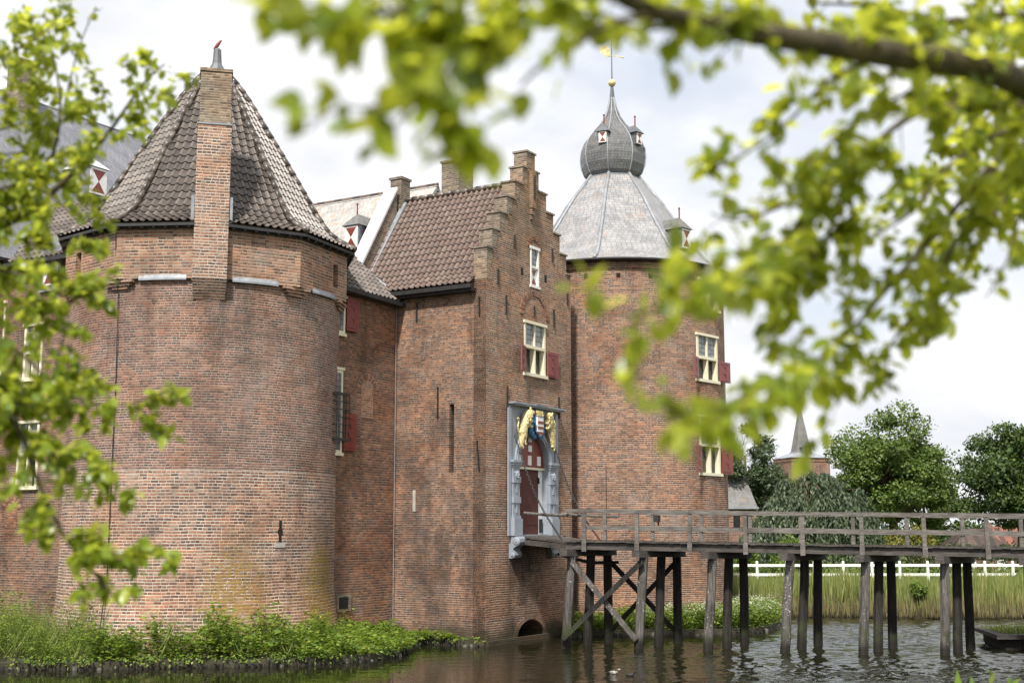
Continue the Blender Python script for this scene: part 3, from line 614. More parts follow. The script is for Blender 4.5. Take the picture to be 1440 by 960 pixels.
for px, y0, y1 in ((734, 376, 387), (767, 387, 397)): u, z1 = GF.hit(px, y0); z0 = GF.hit(px, y1)[1]; GF.box(mb, u - .09, u + .09, z0, z1, -.02, .006)
build_each(mb, 'putlog_hole', M['dark'], gate, 6)
u, z1 = GL.hit(583, 689); z0 = GL.hit(583, 719)[1]; mb = MB(); GL.box(mb, u - .06, u + .06, z0, z1, .002, .03); mb.build('slit_window', M['stone_pale'], gate)
# main window, brick relieving arches
cross_window(GF, wu[0], wu[1], wz[0] + .12, wz[1] - .1, gate, 10.92)
mb = MB(); arch_ring(mb, GF, 3.47, 12.12, .86, 1.12, .03, point=.95); arch_ring(mb, GF, 3.47, gwz1 + .06, .36, .55, .025, point=.8); build_each(mb, 'relieving_arch', M['brick_arch'], gate, 48)
m = MB(); a, b = gwu; fr = GF; zt = gwz0 + (gwz1 - gwz0) * .50
for q in ((a, a + .09, gwz0, gwz1), (b - .09, b, gwz0, gwz1), (a + .09, b - .09, zt - .04, zt + .04), (a - .06, b + .06, gwz1 - .02, gwz1 + .09), (a - .05, b + .05, gwz0 - .08, gwz0 + .02)): GF.box(m, *q, -.15, .05 if q[0] < a or q[1] > b else .03)
f = m.build('window', M['white'], gate); g = MB(); GF.box(g, a + .09, b - .09, zt + .04, gwz1, -.09, -.05); g.build('pane', M['glass_lead'], f)
mw, mr = MB(), MB(); hourglass(mw, mr, GF, a + .09, b - .09, gwz0 + .02, zt - .04, -.06); sh = mw.build('shutter', M['white'], f); mr.build('hourglass_mark', M['red_faded'], f)
# pantile roof
RZ, RE = 17.42, 13.12
def roofline(t, s_): return [W(t * 0 - .32, s_, RE - .28), W(.25, s_, RE + .28), W(3.2, s_, RZ)]
mb = MB(); Lf = polyfun([W(-.34, 6.0, RE - .22), W(.35, 6.0, RE + .36), W(3.2, 6.0, RZ)]); Rf = polyfun([W(-.34, .5, RE - .22), W(.35, .5, RE + .36), W(3.2, .5, RZ)])
tile_facet(mb, Lf, Rf, Lf.T); tile_facet(mb, polyfun([W(6.74, .5, RE - .22), W(6.05, .5, RE + .36), W(3.2, .5, RZ)]), polyfun([W(6.74, 6.0, RE - .22), W(6.05, 6.0, RE + .36), W(3.2, 6.0, RZ)]), Lf.T, nu=3)
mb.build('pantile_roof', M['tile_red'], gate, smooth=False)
mb = MB(); ridge_tiles(mb, [W(3.2, 6.0, RZ + .03), W(3.2, .55, RZ + .03)], .12); mb.build('roof_ridge', M['tile_grey'], gate, smooth=True)
mb = MB(); mb.box(W(-.42, .45, RE - .42), D * .16, -Nn * 3.75, UP * .15); mb.box(W(-.3, .45, RE - .52), D * .32, -Nn * 3.6, UP * .12); mb.build('gutter', M['gutter'], gate)
mb = MB(); mb.tube([W(-.12, 3.95, 12.8), W(-.12, 3.93, .4)], .012, 6); mb.build('downpipe', M['lead'], gate)
# culvert arch at the water
mb = MB(); arch_plate(mb, GF, 1.95, 4.35, 0.02, 1.3, arch_curve(3.12, 1.0, .02, .06, 14, .66), .012, -1.6); mb.build('culvert_surround', M['brick_dark'], gate)
mb = MB(); arch_ring(mb, GF, 3.12, .06, 1.01, 1.26, .03, point=.68); mb.build('culvert_arch', M['brick_dark'], gate)
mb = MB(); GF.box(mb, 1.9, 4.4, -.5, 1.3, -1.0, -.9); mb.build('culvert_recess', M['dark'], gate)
mb = MB(); GF.box(mb, 0, 6.4, -.4, .16, .0, .12); GL.box(mb, 0, 3.9, -.4, .16, .0, .12); mb.build('foundation', M['brick_dark'], gate)
# ---- stone doorway
cu = 3.215; rr = 1.115; ZS = 6.42; ZD = 3.80
mb = MB(); arch_plate(mb, GF, 1.55, 5.02, ZD, 8.55, arch_curve(cu, rr, ZD, ZS, 18, 1.03), .06, -.22); portal = mb.build('doorway', M['stone'], gate)
mb = MB(); arch_ring(mb, GF, cu, ZS, rr + .015, rr + .26, .13, 18, 1.03); arch_ring(mb, GF, cu, ZS, rr + .09, rr + .19, .16, 18, 1.03); mb.build('archivolt', M['stone'], portal)
for sgn in (-1, 1):
    sh = 0; k_ = .11; q = lambda a, b, k_=k_: (cu + sgn * (a + k_), cu + sgn * (b + k_)) if sgn > 0 else (cu - b - k_, cu - a - k_); q_ = lambda a, b, sh=sh: (cu + sgn * a, cu + sgn * b) if sgn > 0 else (cu - b - sh * .5, cu - a - sh)
    mb = MB(); a, b = q(1.03, 1.50)
    GF.box(mb, a, b, ZD + .72, 6.28, .063, .16); GF.box(mb, *q(1.0, 1.58), ZD, ZD + .62, .063, .27); GF.box(mb, *q(1.02, 1.54), ZD + .62, ZD + .72, .063, .21)
    for zb in (4.98, 5.72): GF.box(mb, *q(1.015, 1.53), zb, zb + .22, .063, .205)
    for e in (0, 1, 2): GF.box(mb, *q(1.0 - .03 * e, 1.53 + .05 * e), 6.28 + .09 * e, 6.37 + .09 * e, .063, .19 + .045 * e)
    GF.box(mb, *q(1.56, 1.76), ZD, 8.45, .063, .12)
    for zb in (4.62, 5.35): GF.box(mb, *q(1.22, 1.32), zb, zb + .32, .16, .19)
    pil = mb.build('pilaster', M['stone'], portal)
    mb = MB(); c = GF.p(cu + sgn * 1.38, 6.02, .17); mb.ell(c, D * .13, Nn * .10, UP * .17)
    mb.ell(c + Nn * .09 - UP * .03, D * .035, Nn * .05, UP * .045, 6, 4)
    for e in (-1, 1): mb.ell(c + Nn * .075 + UP * .05 + D * .055 * e, D * .03, Nn * .03, UP * .025, 6, 4); mb.ell(c + D * .11 * e + UP * .07, D * .04, Nn * .05, UP * .07, 6, 4)
    mb.ell(c + Nn * .07 - UP * .11, D * .06, Nn * .05, UP * .05, 6, 4); mb.build('lion_mask', M['stone'], pil, smooth=True)
    # console: scroll profile in (out, z)
    prof = [(0, 3.78), (.50, 3.78), (.58, 3.68), (.60, 3.54), (.52, 3.42), (.38, 3.36), (.26, 3.30), (.22, 3.20), (.30, 3.10), (.34, 2.99), (.28, 2.88), (.14, 2.84), (0, 2.86)]
    mb = MB(); a, b = q(1.04, 1.54); prof = [(o * .78, 3.78 - (3.78 - z) * .85) for o, z in prof]; P = [GF.p(a, z, o) for o, z in prof]; Q = [GF.p(b, z, o) for o, z in prof]; mb.face(P); mb.face(Q[::-1])
    for i in range(len(prof)): j = (i + 1) % len(prof); mb.face([P[i], P[j], Q[j], Q[i]])
    for (o, z, r_) in ((.31, 3.60, .14), (.155, 3.11, .09)):
        for e, uu in ((-1, a), (1, b)): mb.tube([GF.p(uu, z, o), GF.p(uu + e * .03, z, o)], [r_, r_ * .8], 12); mb.tube([GF.p(uu + e * .03, z, o), GF.p(uu + e * .055, z, o)], [r_ * .4, r_ * .3], 8)
    mb.build('console', M['stone'], portal)
mb = MB(); GF.box(mb, 1.50, 5.22, 8.552, 8.61, -.02, .34); GF.box(mb, 1.44, 5.28, 8.61, 8.67, -.02, .40); GF.box(mb, 2.9, 3.75, 8.67, 8.70, -.02, .42); mb.build('cornice', M['lead'], portal)
mb = MB(); GF.box(mb, 1.2, 5.6, 8.735, 8.75, -.02, .2); 
mb = MB(); pts = [(cu - 1.105, 6.34)] + [(cu - 1.105 * math.cos(PI * i / 16), ZS + 1.14 * math.sin(PI * i / 16)) for i in range(17)] + [(cu + 1.105, 6.34)]
mb.face([GF.p(*p, -.10) for p in pts]); mb.face([GF.p(*p, -.17) for p in pts][::-1])
for a, b in zip(pts, pts[1:] + pts[:1]): mb.face([GF.p(*a, -.10), GF.p(*b, -.10), GF.p(*b, -.17), GF.p(*a, -.17)])
GF.box(mb, cu - .06, cu - .03, 6.36, 7.5, -.10, -.085); tymp = mb.build('tympanum', M['red'], portal)
mb = MB()
for u, z, hh in ((-.70, 6.42, .36), (.0, 6.42, .36), (.70, 6.42, .36), (.03, 6.93, .24), (.03, 7.30, .24)): GF.box(mb, cu + u - .13, cu + u + .13, z, z + hh, -.102, -.075)
build_each(mb, 'white_square', M['white'], tymp, 6)
mb = MB(); GF.box(mb, cu - 1.11, cu + 1.11, 6.26, 6.34, -.2, -.06); mb.build('door_lintel', M['cream'], portal)
mb = MB()
for k in range(8): a = cu - 1.105 + k * .235; GF.box(mb, a, a + .231, ZD + .04, 6.26, -.21, -.16)
for z in (4.2, 5.9): GF.box(mb, cu - 1.08, cu + .7, z, z + .08, -.16, -.145)
dr = mb.build('door', M['door'], portal); mb = MB(); GF.box(mb, cu + .74, cu + .80, 5.75, 5.98, -.16, -.11); mb.build('hinge', M['iron'], dr)
mb = MB(); GF.box(mb, cu + .79, cu + 1.11, ZD + .04, 6.26, -.20, -.165); mb.build('door_jamb', M['white'], portal)
mb = MB(); GF.box(mb, cu + .83, cu + 1.0, ZD + .1, ZD + .62, -.162, -.1); mb.build('boot_post', M['iron'], portal)
mb = MB(); GF.box(mb, 2.11, 4.32, ZD - .12, ZD + .04, -.6, .1); mb.build('threshold', M['stone'], portal)
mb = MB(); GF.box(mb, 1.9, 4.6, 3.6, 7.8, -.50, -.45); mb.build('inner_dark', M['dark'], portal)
# small stone block under the doorway
u, z = GF.hit(751, 797); mb = MB(); GF.box(mb, u - .28, u + .28, z - .1, z + .12, 0, .14); mb.build('stone_block', M['brick_grey'], gate)

# ---- coat of arms
arms = thing('coat_of_arms', GF.p(cu, 8.0, .2), 'gilded coat of arms with two lions holding a banded shield above the doorway arch', 'coat of arms')
def skin_obj(name, V, E_, rad, mat, parent, sub=2):
    off = Vector((0, 0, 0)); p = parent
    while p: off += p.location; p = p.parent
    me = bpy.data.meshes.new(name); me.from_pydata([tuple(Vector(v) - off) for v in V], E_, []); o = bpy.data.objects.new(name, me); COL.objects.link(o); o.parent = parent
    o.modifiers.new('skin', 'SKIN'); sv = me.skin_vertices[0].data if me.skin_vertices else None
    if sv is None:
        bm = bmesh.new(); bm.from_mesh(me); bm.verts.layers.skin.verify(); bm.to_mesh(me); bm.free(); sv = me.skin_vertices[0].data
    for i, r_ in enumerate(rad): sv[i].radius = (r_, r_); sv[i].use_root = (i == 0)
    s_ = o.modifiers.new('sub', 'SUBSURF'); s_.levels = sub; s_.render_levels = sub
    me.materials.append(mat)
    return o
def lion(sgn):
    f = lambda a, z, o: GF.p(cu + sgn * a, z, o)     # a = distance from the doorway axis
    V = [f(1.12, 7.55, .26), f(1.00, 7.85, .27), f(.90, 8.10, .28), f(.82, 8.28, .30), f(.70, 8.34, .33), f(.62, 8.29, .35),   # rump, belly, chest, neck, head, muzzle
         f(1.18, 7.30, .27), f(1.22, 7.08, .28), f(1.12, 6.98, .30),          # hind leg
         f(1.00, 7.40, .30), f(1.06, 7.20, .32), f(.98, 7.12, .34),           # other hind leg
         f(.76, 8.02, .32), f(.62, 8.0, .34), f(.54, 8.06, .35),              # fore leg to the shield
         f(.72, 7.86, .32), f(.60, 7.80, .34), f(.52, 7.86, .35),
         f(1.32, 7.52, .24), f(1.42, 7.75, .24), f(1.34, 7.98, .24), f(1.42, 8.12, .24)]   # tail
    E_ = [(0, 1), (1, 2), (2, 3), (3, 4), (4, 5), (0, 6), (6, 7), (7, 8), (0, 9), (9, 10), (10, 11), (2, 12), (12, 13), (13, 14), (2, 15), (15, 16), (16, 17), (0, 18), (18, 19), (19, 20), (20, 21)]
    rad = [.19, .16, .21, .21, .17, .08, .12, .075, .06, .09, .055, .055, .07, .05, .05, .07, .05, .05, .035, .03, .035, .06]
    o = skin_obj('lion', V, E_, rad, M['gold'], arms); mb = MB()
    for i in range(34):
        k = random.random(); c_ = f(.98 - .32 * k + random.gauss(0, .05), 8.02 + .36 * k + random.gauss(0, .06), .34 + random.uniform(0, .14)); mb.ell(c_, D * .05, Nn * .045, UP * .075, 6, 4)
    mb.build('mane', M['gold'], o, smooth=True); return o
lion(-1); lion(1)
mb = MB(); prof = [(-.22, 8.22), (.22, 8.22), (.24, 7.9), (.20, 7.66), (.0, 7.5), (-.20, 7.66), (-.24, 7.9)]
def plate(mb, prof, o0, o1, du=0.):
    P = [GF.p(cu + a + du, z, o1) for a, z in prof]; Q = [GF.p(cu + a + du, z, o0) for a, z in prof]; mb.face(P); mb.face(Q[::-1])
    for i in range(len(P)): j = (i + 1) % len(P); mb.face([P[i], P[j], Q[j], Q[i]])
plate(mb, prof, .2, .40); shield = mb.build('shield', M['white'], arms)
mb = MB()
for z in (8.02, 7.82, 7.62): GF.box(mb, cu - .20, cu + .20, z - .055, z + .045, .40, .412)
build_each(mb, 'shield_band', M['red'], shield, 6)
mb = MB(); plate(mb, [(x * 1.18, 7.87 + (z - 7.87) * 1.14) for x, z in prof], .15, .34)
for sgn in (-1, 1):
    for (a, z, r_) in ((.32, 8.35, .10), (.36, 8.2, .09), (.34, 8.02, .10), (.42, 7.85, .11), (.46, 7.68, .12), (.34, 7.56, .11), (.2, 7.47, .09)): mb.ell(GF.p(cu + sgn * a, z, .22), D * r_, Nn * .1, UP * r_ * 1.3)
mb.build('mantling', M['blue'], arms, smooth=True)
mb = MB(); GF.box(mb, cu - .22, cu + .22, 8.25, 8.33, .25, .42)
for k in range(5): mb.ell(GF.p(cu - .22 + .11 * k, 8.40, .34), D * .05, Nn * .05, UP * .08, 7, 5)
mb.build('crown', M['gold'], arms)

# ------------------------------------------------------------------ round corner tower (pantile roof)
ct = thing('round_tower', TOW, 'massive round brick tower with ten-sided pantile roof and a tall chimney built against its front', 'castle tower')
RC = 4.62; phi0 = math.atan2(-TOW.y, -TOW.x)            # towards the camera
def cyl(c, Rf_): return lambda a, d, z: Vector((c.x + (Rf_(z) - d) * math.cos(a), c.y + (Rf_(z) - d) * math.sin(a), z))
def rc(z): return RC + (.30 * max(0, (2.2 - z) / 2.0) ** 1.5 if z < 2.2 else 0) + (.07 * max(0, (z - 10) / 2) if z > 10 else 0)
mb = MB(); panel(mb, [phi0 + R(a) for a in range(-180, 181, 4)], [-.3, .3, .6, .9, 1.2, 1.5, 1.8, 2.2, 5.87, 10, 11.0, 11.92], lambda u, z: True, cyl(TOW, rc), .4, RC, mifun=lambda z: 0 if z < 5.87 else 1)
mb.build('round_wall', [M['brick_low'], M['brick_mid']], ct, smooth=True)
RD, ZE, ZL = 4.95, 13.78, 11.92
dec = [TOW + Vector((math.cos(phi0 + R(36 * k)), math.sin(phi0 + R(36 * k)), 0)) * RD for k in range(10)]
mb = MB(); holes = []
for k in range(10):
    a, b = dec[k], dec[(k + 1) % 10]; L_ = (b - a).length; u = (b - a) / L_; n = Vector((u.y, -u.x, 0)); n = n if n.dot(a - TOW) > 0 else -n; fr = Fr(a, u, n)
    hs = []
    if k in (1, 8):
        h = fr.hit(*((472, 385) if k in (1, 2) and n.x > 0 else (110, 372))); hs = [h]
    def keep(uu, z, hs=hs): return not any(abs(uu - h[0]) < .16 and 12.35 < z < 13.1 for h in hs)
    ul = [0, L_] + [h[0] + e for h in hs for e in (-.16, .16)]; panel(mb, ul, [ZL, 12.35, 13.1, ZE], keep, fr.map, .45)
    holes += [(fr, h) for h in hs]
    mb.face([a + UP * ZL, b + UP * ZL, TOW + UP * ZL])
mb.build('upper_wall', M['brick_oct'], ct)
for fr, h in holes:
    if 0 < h[0] < 3: mb = MB(); fr.box(mb, h[0] - .2, h[0] + .2, 12.3, 13.15, -.46, -.3); mb.build('loophole', M['red'], ct)
mb = MB()                                                  # corbels under the corners
for k in (0, 1, 2, 8, 9):
    o = (dec[k] - TOW).normalized(); t_ = o.cross(UP)
    for i, (r_, hw) in enumerate(((4.86, .55), (4.80, .42), (4.75, .3))): mb.box(TOW + o * (r_ - .5) - t_ * hw + UP * (ZL - .10 * (i + 1)), t_ * 2 * hw, o * .5, UP * .097)
build_each(mb, 'corbel', M['brick_oct'], ct, 18)
mb = MB()                                                  # lead ledges where the round wall juts past the flats
for k in range(10):
    a, b = dec[k], dec[(k + 1) % 10]; c = (a + b) / 2; n = (c - TOW).normalized(); u = (b - a).normalized()
    half = .78; P = []
    for i in range(9):
        x = -half + 2 * half * i / 8; rad = n * math.sqrt(4.80 ** 2 - x * x) + u * x; P.append((TOW + rad, TOW + u * x + n * (RD * math.cos(R(18)) - .02)))
    for (p, q), (p2, q2) in zip(P[:-1], P[1:]):
        mb.face([p + UP * (ZL + .0), p2 + UP * (ZL), q2 + UP * (ZL + .16), q + UP * (ZL + .16)]); mb.face([p + UP * (ZL - .06), p2 + UP * (ZL - .06), p2 + UP * ZL, p + UP * ZL])
build_each(mb, 'lead_ledge', M['lead'], ct, 16)
prof = [(5.24, 13.72), (4.66, 14.0), (4.22, 14.36), (3.88, 14.84), (2.62, 16.98), (1.1, 19.46), (.52, 20.22)]
def dp(k, r, z): a = phi0 + R(36 * k); return TOW + Vector((math.cos(a) * r, math.sin(a) * r, z))
mb = MB(); rm = MB()
for k in range(10):
    Lp, Rp = [dp(k, r, z) for r, z in prof], [dp(k + 1, r, z) for r, z in prof]      # cut back where the chimney stands through the eaves
    if k == 0: e = (Rp[0] - Lp[0]).normalized(); Lp = [p + e * .56 * max(0, min(1, (r - 3.5) / .5)) for p, (r, z) in zip(Lp, prof)]
    if k == 9: e = (Lp[0] - Rp[0]).normalized(); Rp = [p + e * .56 * max(0, min(1, (r - 3.5) / .5)) for p, (r, z) in zip(Rp, prof)]
    Lf, Rf = polyfun(Lp), polyfun(Rp); tile_facet(mb, Lf, Rf, Lf.T, uo=k * 57, tw=.27, rh=.34)
    ridge_tiles(rm, [dp(k, r + .02, z + .05) for r, z in (prof if k else prof[4:])], .11, .40)
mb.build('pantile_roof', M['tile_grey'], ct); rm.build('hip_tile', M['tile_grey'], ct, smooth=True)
mb = MB()
def eave(k, r, z):
    a, b = dp(k, r, z), dp(k + 1, r, z); e = (b - a).normalized()
    return (a + e * .55 if k == 0 else a), (b - e * .55 if k == 9 else b)
for k in range(10): mb.beam(*eave(k, 5.18, 13.63), .09, .09); mb.beam(*eave(k, 4.98, 13.60), .14, .12)
for k in range(10):
    for f in np.linspace(.06, .94, 7): a, b = eave(k, 5.0, 13.58); a = a.lerp(b, f); o = (a - TOW); o.z = 0; o.normalize(); mb.beam(a - o * .2, a + o * .18, .08, .09)
mb.build('eaves_board', M['gutter'], ct)
mb = MB(); mb.lathe(TOW, [(.80, 19.92), (.62, 20.14), (.36, 20.46), (.22, 20.72), (.175, 20.80), (.14, 21.32), (.11, 21.37), (.02, 21.39)], 10); mb.build('lead_finial', M['lead_dark'], ct, smooth=False)
cdir = Vector((math.cos(phi0), math.sin(phi0), 0)); cperp = Vector((-cdir.y, cdir.x, 0))
if cperp.x < 0: cperp = -cperp
cof = .0
mb = MB(); base = TOW + cdir * 4.0 + cperp * (cof - .535)
mb.box(base + UP * 11.9, cperp * 1.07, cdir * 1.03, UP * 5.05, 0); mb.box(base + UP * 16.95 + cperp * .045, cperp * .98, cdir * .98, UP * 1.78, 1); mb.box(base + UP * 18.73 + cperp * .01, cperp * 1.05, cdir * 1.01, UP * .10, 1)
mb.box(base + UP * 16.93 - cperp * .02, cperp * 1.11, cdir * 1.06, UP * .05, 2)
w0, w1 = base + UP * 11.9, base + cperp * .04 + UP * 11.25; P = [w0 + cdir * 1.03, w0 + cperp * 1.07 + cdir * 1.03, w1 + cperp * .99 + cdir * .66, w1 + cdir * .66]; mb.face(P)
for a, b in ((P[0], P[3]), (P[1], P[2])): mb.face([a, b, b - cdir * .5, a - cdir * .9])
mb.build('chimney', [M['brick_low'], M['brick_grey'], M['lead']], ct)
mb = MB()
for sg in (-1, 1): q = base + cperp * (.535 + sg * .60) + cdir * .35; mb.box(q - cperp * .05 + UP * 13.72, cperp * .10, cdir * .62, UP * .85)
build_each(mb, 'chimney_flashing', M['lead'], ct, 6)
mb = MB(); q = at(184, 400, 40.9); o = (Vector((q.x, q.y, 0)) - TOW).normalized(); mb.tube([TOW + o * 5.0 + UP * 13.6, TOW + o * 4.86 + UP * 11.9, TOW + o * 4.74 + UP * 11.5, TOW + o * 4.67 + UP * 9, TOW + o * 4.67 + UP * 2.6, TOW + o * 4.95 + UP * .4], .016, 5); mb.build('lightning_rod', M['iron'], ct)
# key shaped arrow slit with a stone sill
q = at(390.5, 748, 41.6); a = math.atan2(q.y - TOW.y, q.x - TOW.x); o = Vector((math.cos(a), math.sin(a), 0)); fs = Fr(TOW + o * (RC + .0), Vector((-o.y, o.x, 0)), o)
z1 = at(390, 731, 41.0).z; z0 = at(390, 762, 41.0).z; mb = MB(); fs.box(mb, -.045, .045, z0, z1, -.03, .015); mb.tube([fs.p(0, (z0 + z1) / 2 - .02, -.02), fs.p(0, (z0 + z1) / 2 - .02, .016)], .10, 12); al = mb.build('arrow_slit', M['dark'], ct)
mb = MB(); fs.box(mb, -.2, .2, z0 - .17, z0 - .02, -.03, .03); mb.build('slit_sill', M['stone_pale'], al)
bird = at(303, 62, TOW.y); bird = Vector((TOW.x + .0, TOW.y, 21.38))
sk = skin_obj('perched_bird', [bird + Vector((-.05, 0, .10)), bird + Vector((.01, 0, .17)), bird + Vector((.08, 0, .26)), bird + Vector((.11, 0, .31)), bird + Vector((.16, 0, .31)), bird + Vector((-.15, 0, -.02)), bird + Vector((.0, .03, .05)), bird + Vector((.0, .03, .005)), bird + Vector((.0, -.03, .05)), bird + Vector((.0, -.03, .005))],
              [(0, 1), (1, 2), (2, 3), (3, 4), (0, 5), (0, 6), (6, 7), (0, 8), (8, 9)], [.05, .07, .05, .045, .012, .02, .012, .01, .012, .01], M['copper'], None)
tag(sk, 'small reddish bird perched on the lead spike of the pantiled round tower', 'bird')

# ------------------------------------------------------------------ brick range between round tower and gate tower
cr = thing('brick_range', W(-1.5, 6), 'rough red brick range with walled-up arch, squeezed between round tower and gate tower', 'castle range')
CF = Fr(W(-4.5, 4.03), D, Nn)
mb = MB(); panel(mb, [0, 4.49], [-.6, 12.62], lambda u, z: True, CF.map, .5); mb.build('wall', M['brick_curt'], cr)
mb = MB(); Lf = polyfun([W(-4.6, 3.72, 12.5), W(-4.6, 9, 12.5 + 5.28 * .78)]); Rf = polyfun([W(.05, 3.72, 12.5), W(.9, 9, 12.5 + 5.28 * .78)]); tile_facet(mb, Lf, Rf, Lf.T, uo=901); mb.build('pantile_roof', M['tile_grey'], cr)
mb = MB(); mb.beam(W(-4.5, 3.68, 12.48), W(-.02, 3.68, 12.38), .16, .15); mb.beam(W(-4.5, 3.86, 12.42), W(-.02, 3.86, 12.36), .2, .12); mb.build('gutter', M['gutter'], cr)
mb = MB(); mb.tube([W(-.1, 3.9, 12.75), W(.1, 4.9, 13.42), W(.32, 6.0, 14.2)], .07, 7); mb.build('valley_flashing', M['lead'], cr, smooth=True)
u, z = CF.hit(516, 560); zt = CF.hit(516, 534)[1]; zb = CF.hit(516, 588)[1]
mb = MB(); arch_ring(mb, CF, u, zt - .34, .36, .66, .02, point=1.0); mb.build('blind_arch', M['brick_arch'], cr)
mb = MB(); mb.face([CF.p(a, z_, .012) for a, z_ in arch_curve(u, .355, zb, zt - .34)]); mb.build('arch_infill', M['brick_fill'], cr)
# the two windows peeping past the round tower
def side_window(px, ytop, ybot, ys0, ys1, cage):
    u1, z1 = CF.hit(px, ytop); z0 = CF.hit(px, ybot)[1]; u0 = u1 - 1.25
    m = MB(); CF.box(m, u0, u1, z0, z1, -.1, .09); CF.box(m, u0 - .05, u1 + .06, z1, z1 + .09, -.05, .13); CF.box(m, u0 - .05, u1 + .06, z0 - .1, z0, -.05, .13); f = m.build('window', M['cream'], cr)
    g = MB(); CF.box(g, u0 + .1, u1 - .1, z0 + .1, z1 - .1, .09, .095); g.build('pane', M['glass_lead'], f)
    zs1 = CF.hit(px + 12, ys0)[1]; zs0 = CF.hit(px + 12, ys1)[1]; shutter(CF, u1 + .05, u1 + .75, zs0, zs1, .08, f, M['red'] if cage else M['red_faded'])
    if cage:
        zc1 = CF.hit(px + 6, 557)[1]; zc0 = CF.hit(px + 6, 620)[1]; m = MB(); ua, ub = u0 - .1, u1 + .02
        for z_ in np.linspace(zc0, zc1, 7): th = .05 if z_ in (zc0, zc1) else .014; CF.box(m, ua, ub, z_ - th, z_ + th, .36, .36 + .03); CF.box(m, ub - .03, ub, z_ - th, z_ + th, .1, .36)
        for uu in np.linspace(ua, ub, 5): CF.box(m, uu - .015, uu + .015, zc0, zc1, .362, .388)
        for o in (.12, .22): CF.box(m, ub - .03, ub, zc0, zc1, o, o + .03)
        m.build('window_cage', M['iron'], f)
side_window(480, 521, 637, 583, 634, True); side_window(483.5, 420, 470, 421, 467, False)
u, z = CF.hit(486, 848); mb = MB(); CF.box(mb, u - .5, u + .28, z - .27, z + .32, 0, .03); gr = mb.build('vent_surround', M['brick_grey'], cr); mb = MB(); CF.box(mb, u - .4, u + .1, z - .17, z + .22, .03, .035); mb.build('vent_opening', M['dark'], gr)
# ------------------------------------------------------------------ slate range behind, its white coping and chimneys
sr = thing('slate_range', W(5, 11), 'range with pale lichened slate roof and bright coping rising behind the gate tower', 'castle range')
def slab(mb, a, b, c, d, th=.15): n = (b - a).cross(d - a).normalized() * th; mb.face([a, b, c, d]); mb.face([a - n, d - n, c - n, b - n]); [mb.face([p, q, q - n, p - n]) for p, q in ((a, b), (b, c), (c, d), (d, a))]
mb = MB(); slab(mb, W(.4, 17, 13.1), W(.4, 5.6, 13.1), W(5, 5.6, 18.52), W(5, 17, 18.52)); slab(mb, W(5, 17, 18.52), W(5, 5.6, 18.52), W(9.6, 5.6, 13.1), W(9.6, 17, 13.1)); mb.build('slate_roof', M['slate_pale'], sr)
mb = MB(); mb.tube([W(5, 17, 18.54), W(5, 5.6, 18.54)], .07, 6); mb.build('roof_ridge', M['tile_red'], sr)
mb = MB(); mb.box(W(.45, 6.8, 4), D * 9, -Nn * 10, UP * 9.1); mb.build('wall', M['brick_curt'], sr)
mb = MB(); a, b = W(.30, 6.0, 14.2), W(2.62, 6.0, 17.86); dn = UP * 2.2
mb.face([a, b, b - dn, a - dn], None, 1); mb.face([a - Nn * .5, b - Nn * .5, b - dn - Nn * .5, a - dn - Nn * .5], None, 1); mb.face([a, a - Nn * .5, a - Nn * .5 - dn, a - dn], None, 1)
sl_ = (b - a); up_ = sl_.cross(Nn).normalized(); up_ = up_ if up_.z > 0 else -up_; mb.box(a + Nn * .05 - up_ * .02, sl_, -Nn * .62, up_ * .09, 0); mb.build('gable_coping', [M['lead_white'], M['brick_grey']], sr)
mb = MB(); mb.beam(W(.75, 5.9, 13.95), W(3.05, 5.9, 17.3), .22, .12); mb.build('lead_gutter', M['lead'], sr)
def stack(cn, w_, d_, z0, z1, parent, mat):
    m = MB(); m.box(cn - D * w_ / 2 + Nn * d_ / 2 + UP * z0, D * w_, -Nn * d_, UP * (z1 - z0)); m.box(cn - D * (w_ / 2 + .05) + Nn * (d_ / 2 + .05) + UP * z1, D * (w_ + .1), -Nn * (d_ + .1), UP * .09); return m.build('chimney', mat, parent)
q = on_plane(556, 252, W(0, 6.2), Nn); tq, sq, zq = ts(q); stack(W(tq + .35, 6.2), .62, .55, 16.5, zq, sr, M['brick_grey'])
q = on_plane(627, 222, W(0, 5.3), Nn); tq, sq, zq = ts(q); stack(W(tq + .9, 5.3), 1.1, .9, 17.0, zq - .1, sr, M['brick_grey'])
def dormer(base, fdir, w_, h_, dep, parent, roof, cheek, mark=True, fin=True, rh=.55):
    """base = middle of the sill, fdir = the way it looks."""
    r_ = fdir.cross(UP) * -1; fr = Fr(base, r_, fdir); m = MB(); fr.box(m, -w_ / 2, w_ / 2, 0, h_, -dep, 0); dm = m.build('dormer', cheek, parent)
    mw, mr = MB(), MB(); hourglass(mw, mr, fr, -w_ / 2 + .03, w_ / 2 - .03, .03, h_ - .03, .0); mw.build('shutter', M['white'], dm); mr.build('hourglass_mark', M['red'], dm)
    m = MB(); e = .09; ap = fr.p(0, h_ + rh, -w_ * .5); P = [fr.p(-w_ / 2 - e, h_, e), fr.p(w_ / 2 + e, h_, e), fr.p(w_ / 2 + e, h_, -dep), fr.p(-w_ / 2 - e, h_, -dep)]; bk = fr.p(0, h_ + rh, -dep)
    m.face([P[0], P[1], ap]); m.face([P[1], P[2], bk, ap]); m.face([P[3], P[0], ap, bk]); m.face(P[::-1]); m.build('dormer_roof', roof, dm)
    if fin: m = MB(); m.tube([ap - UP * .05, ap + UP * .38], [.035, .03], 6); m.ell(ap + UP * .40, (.05, 0, 0), (0, .05, 0), (0, 0, .06), 6, 5); m.build('finial', M['copper'], dm)
    return dm
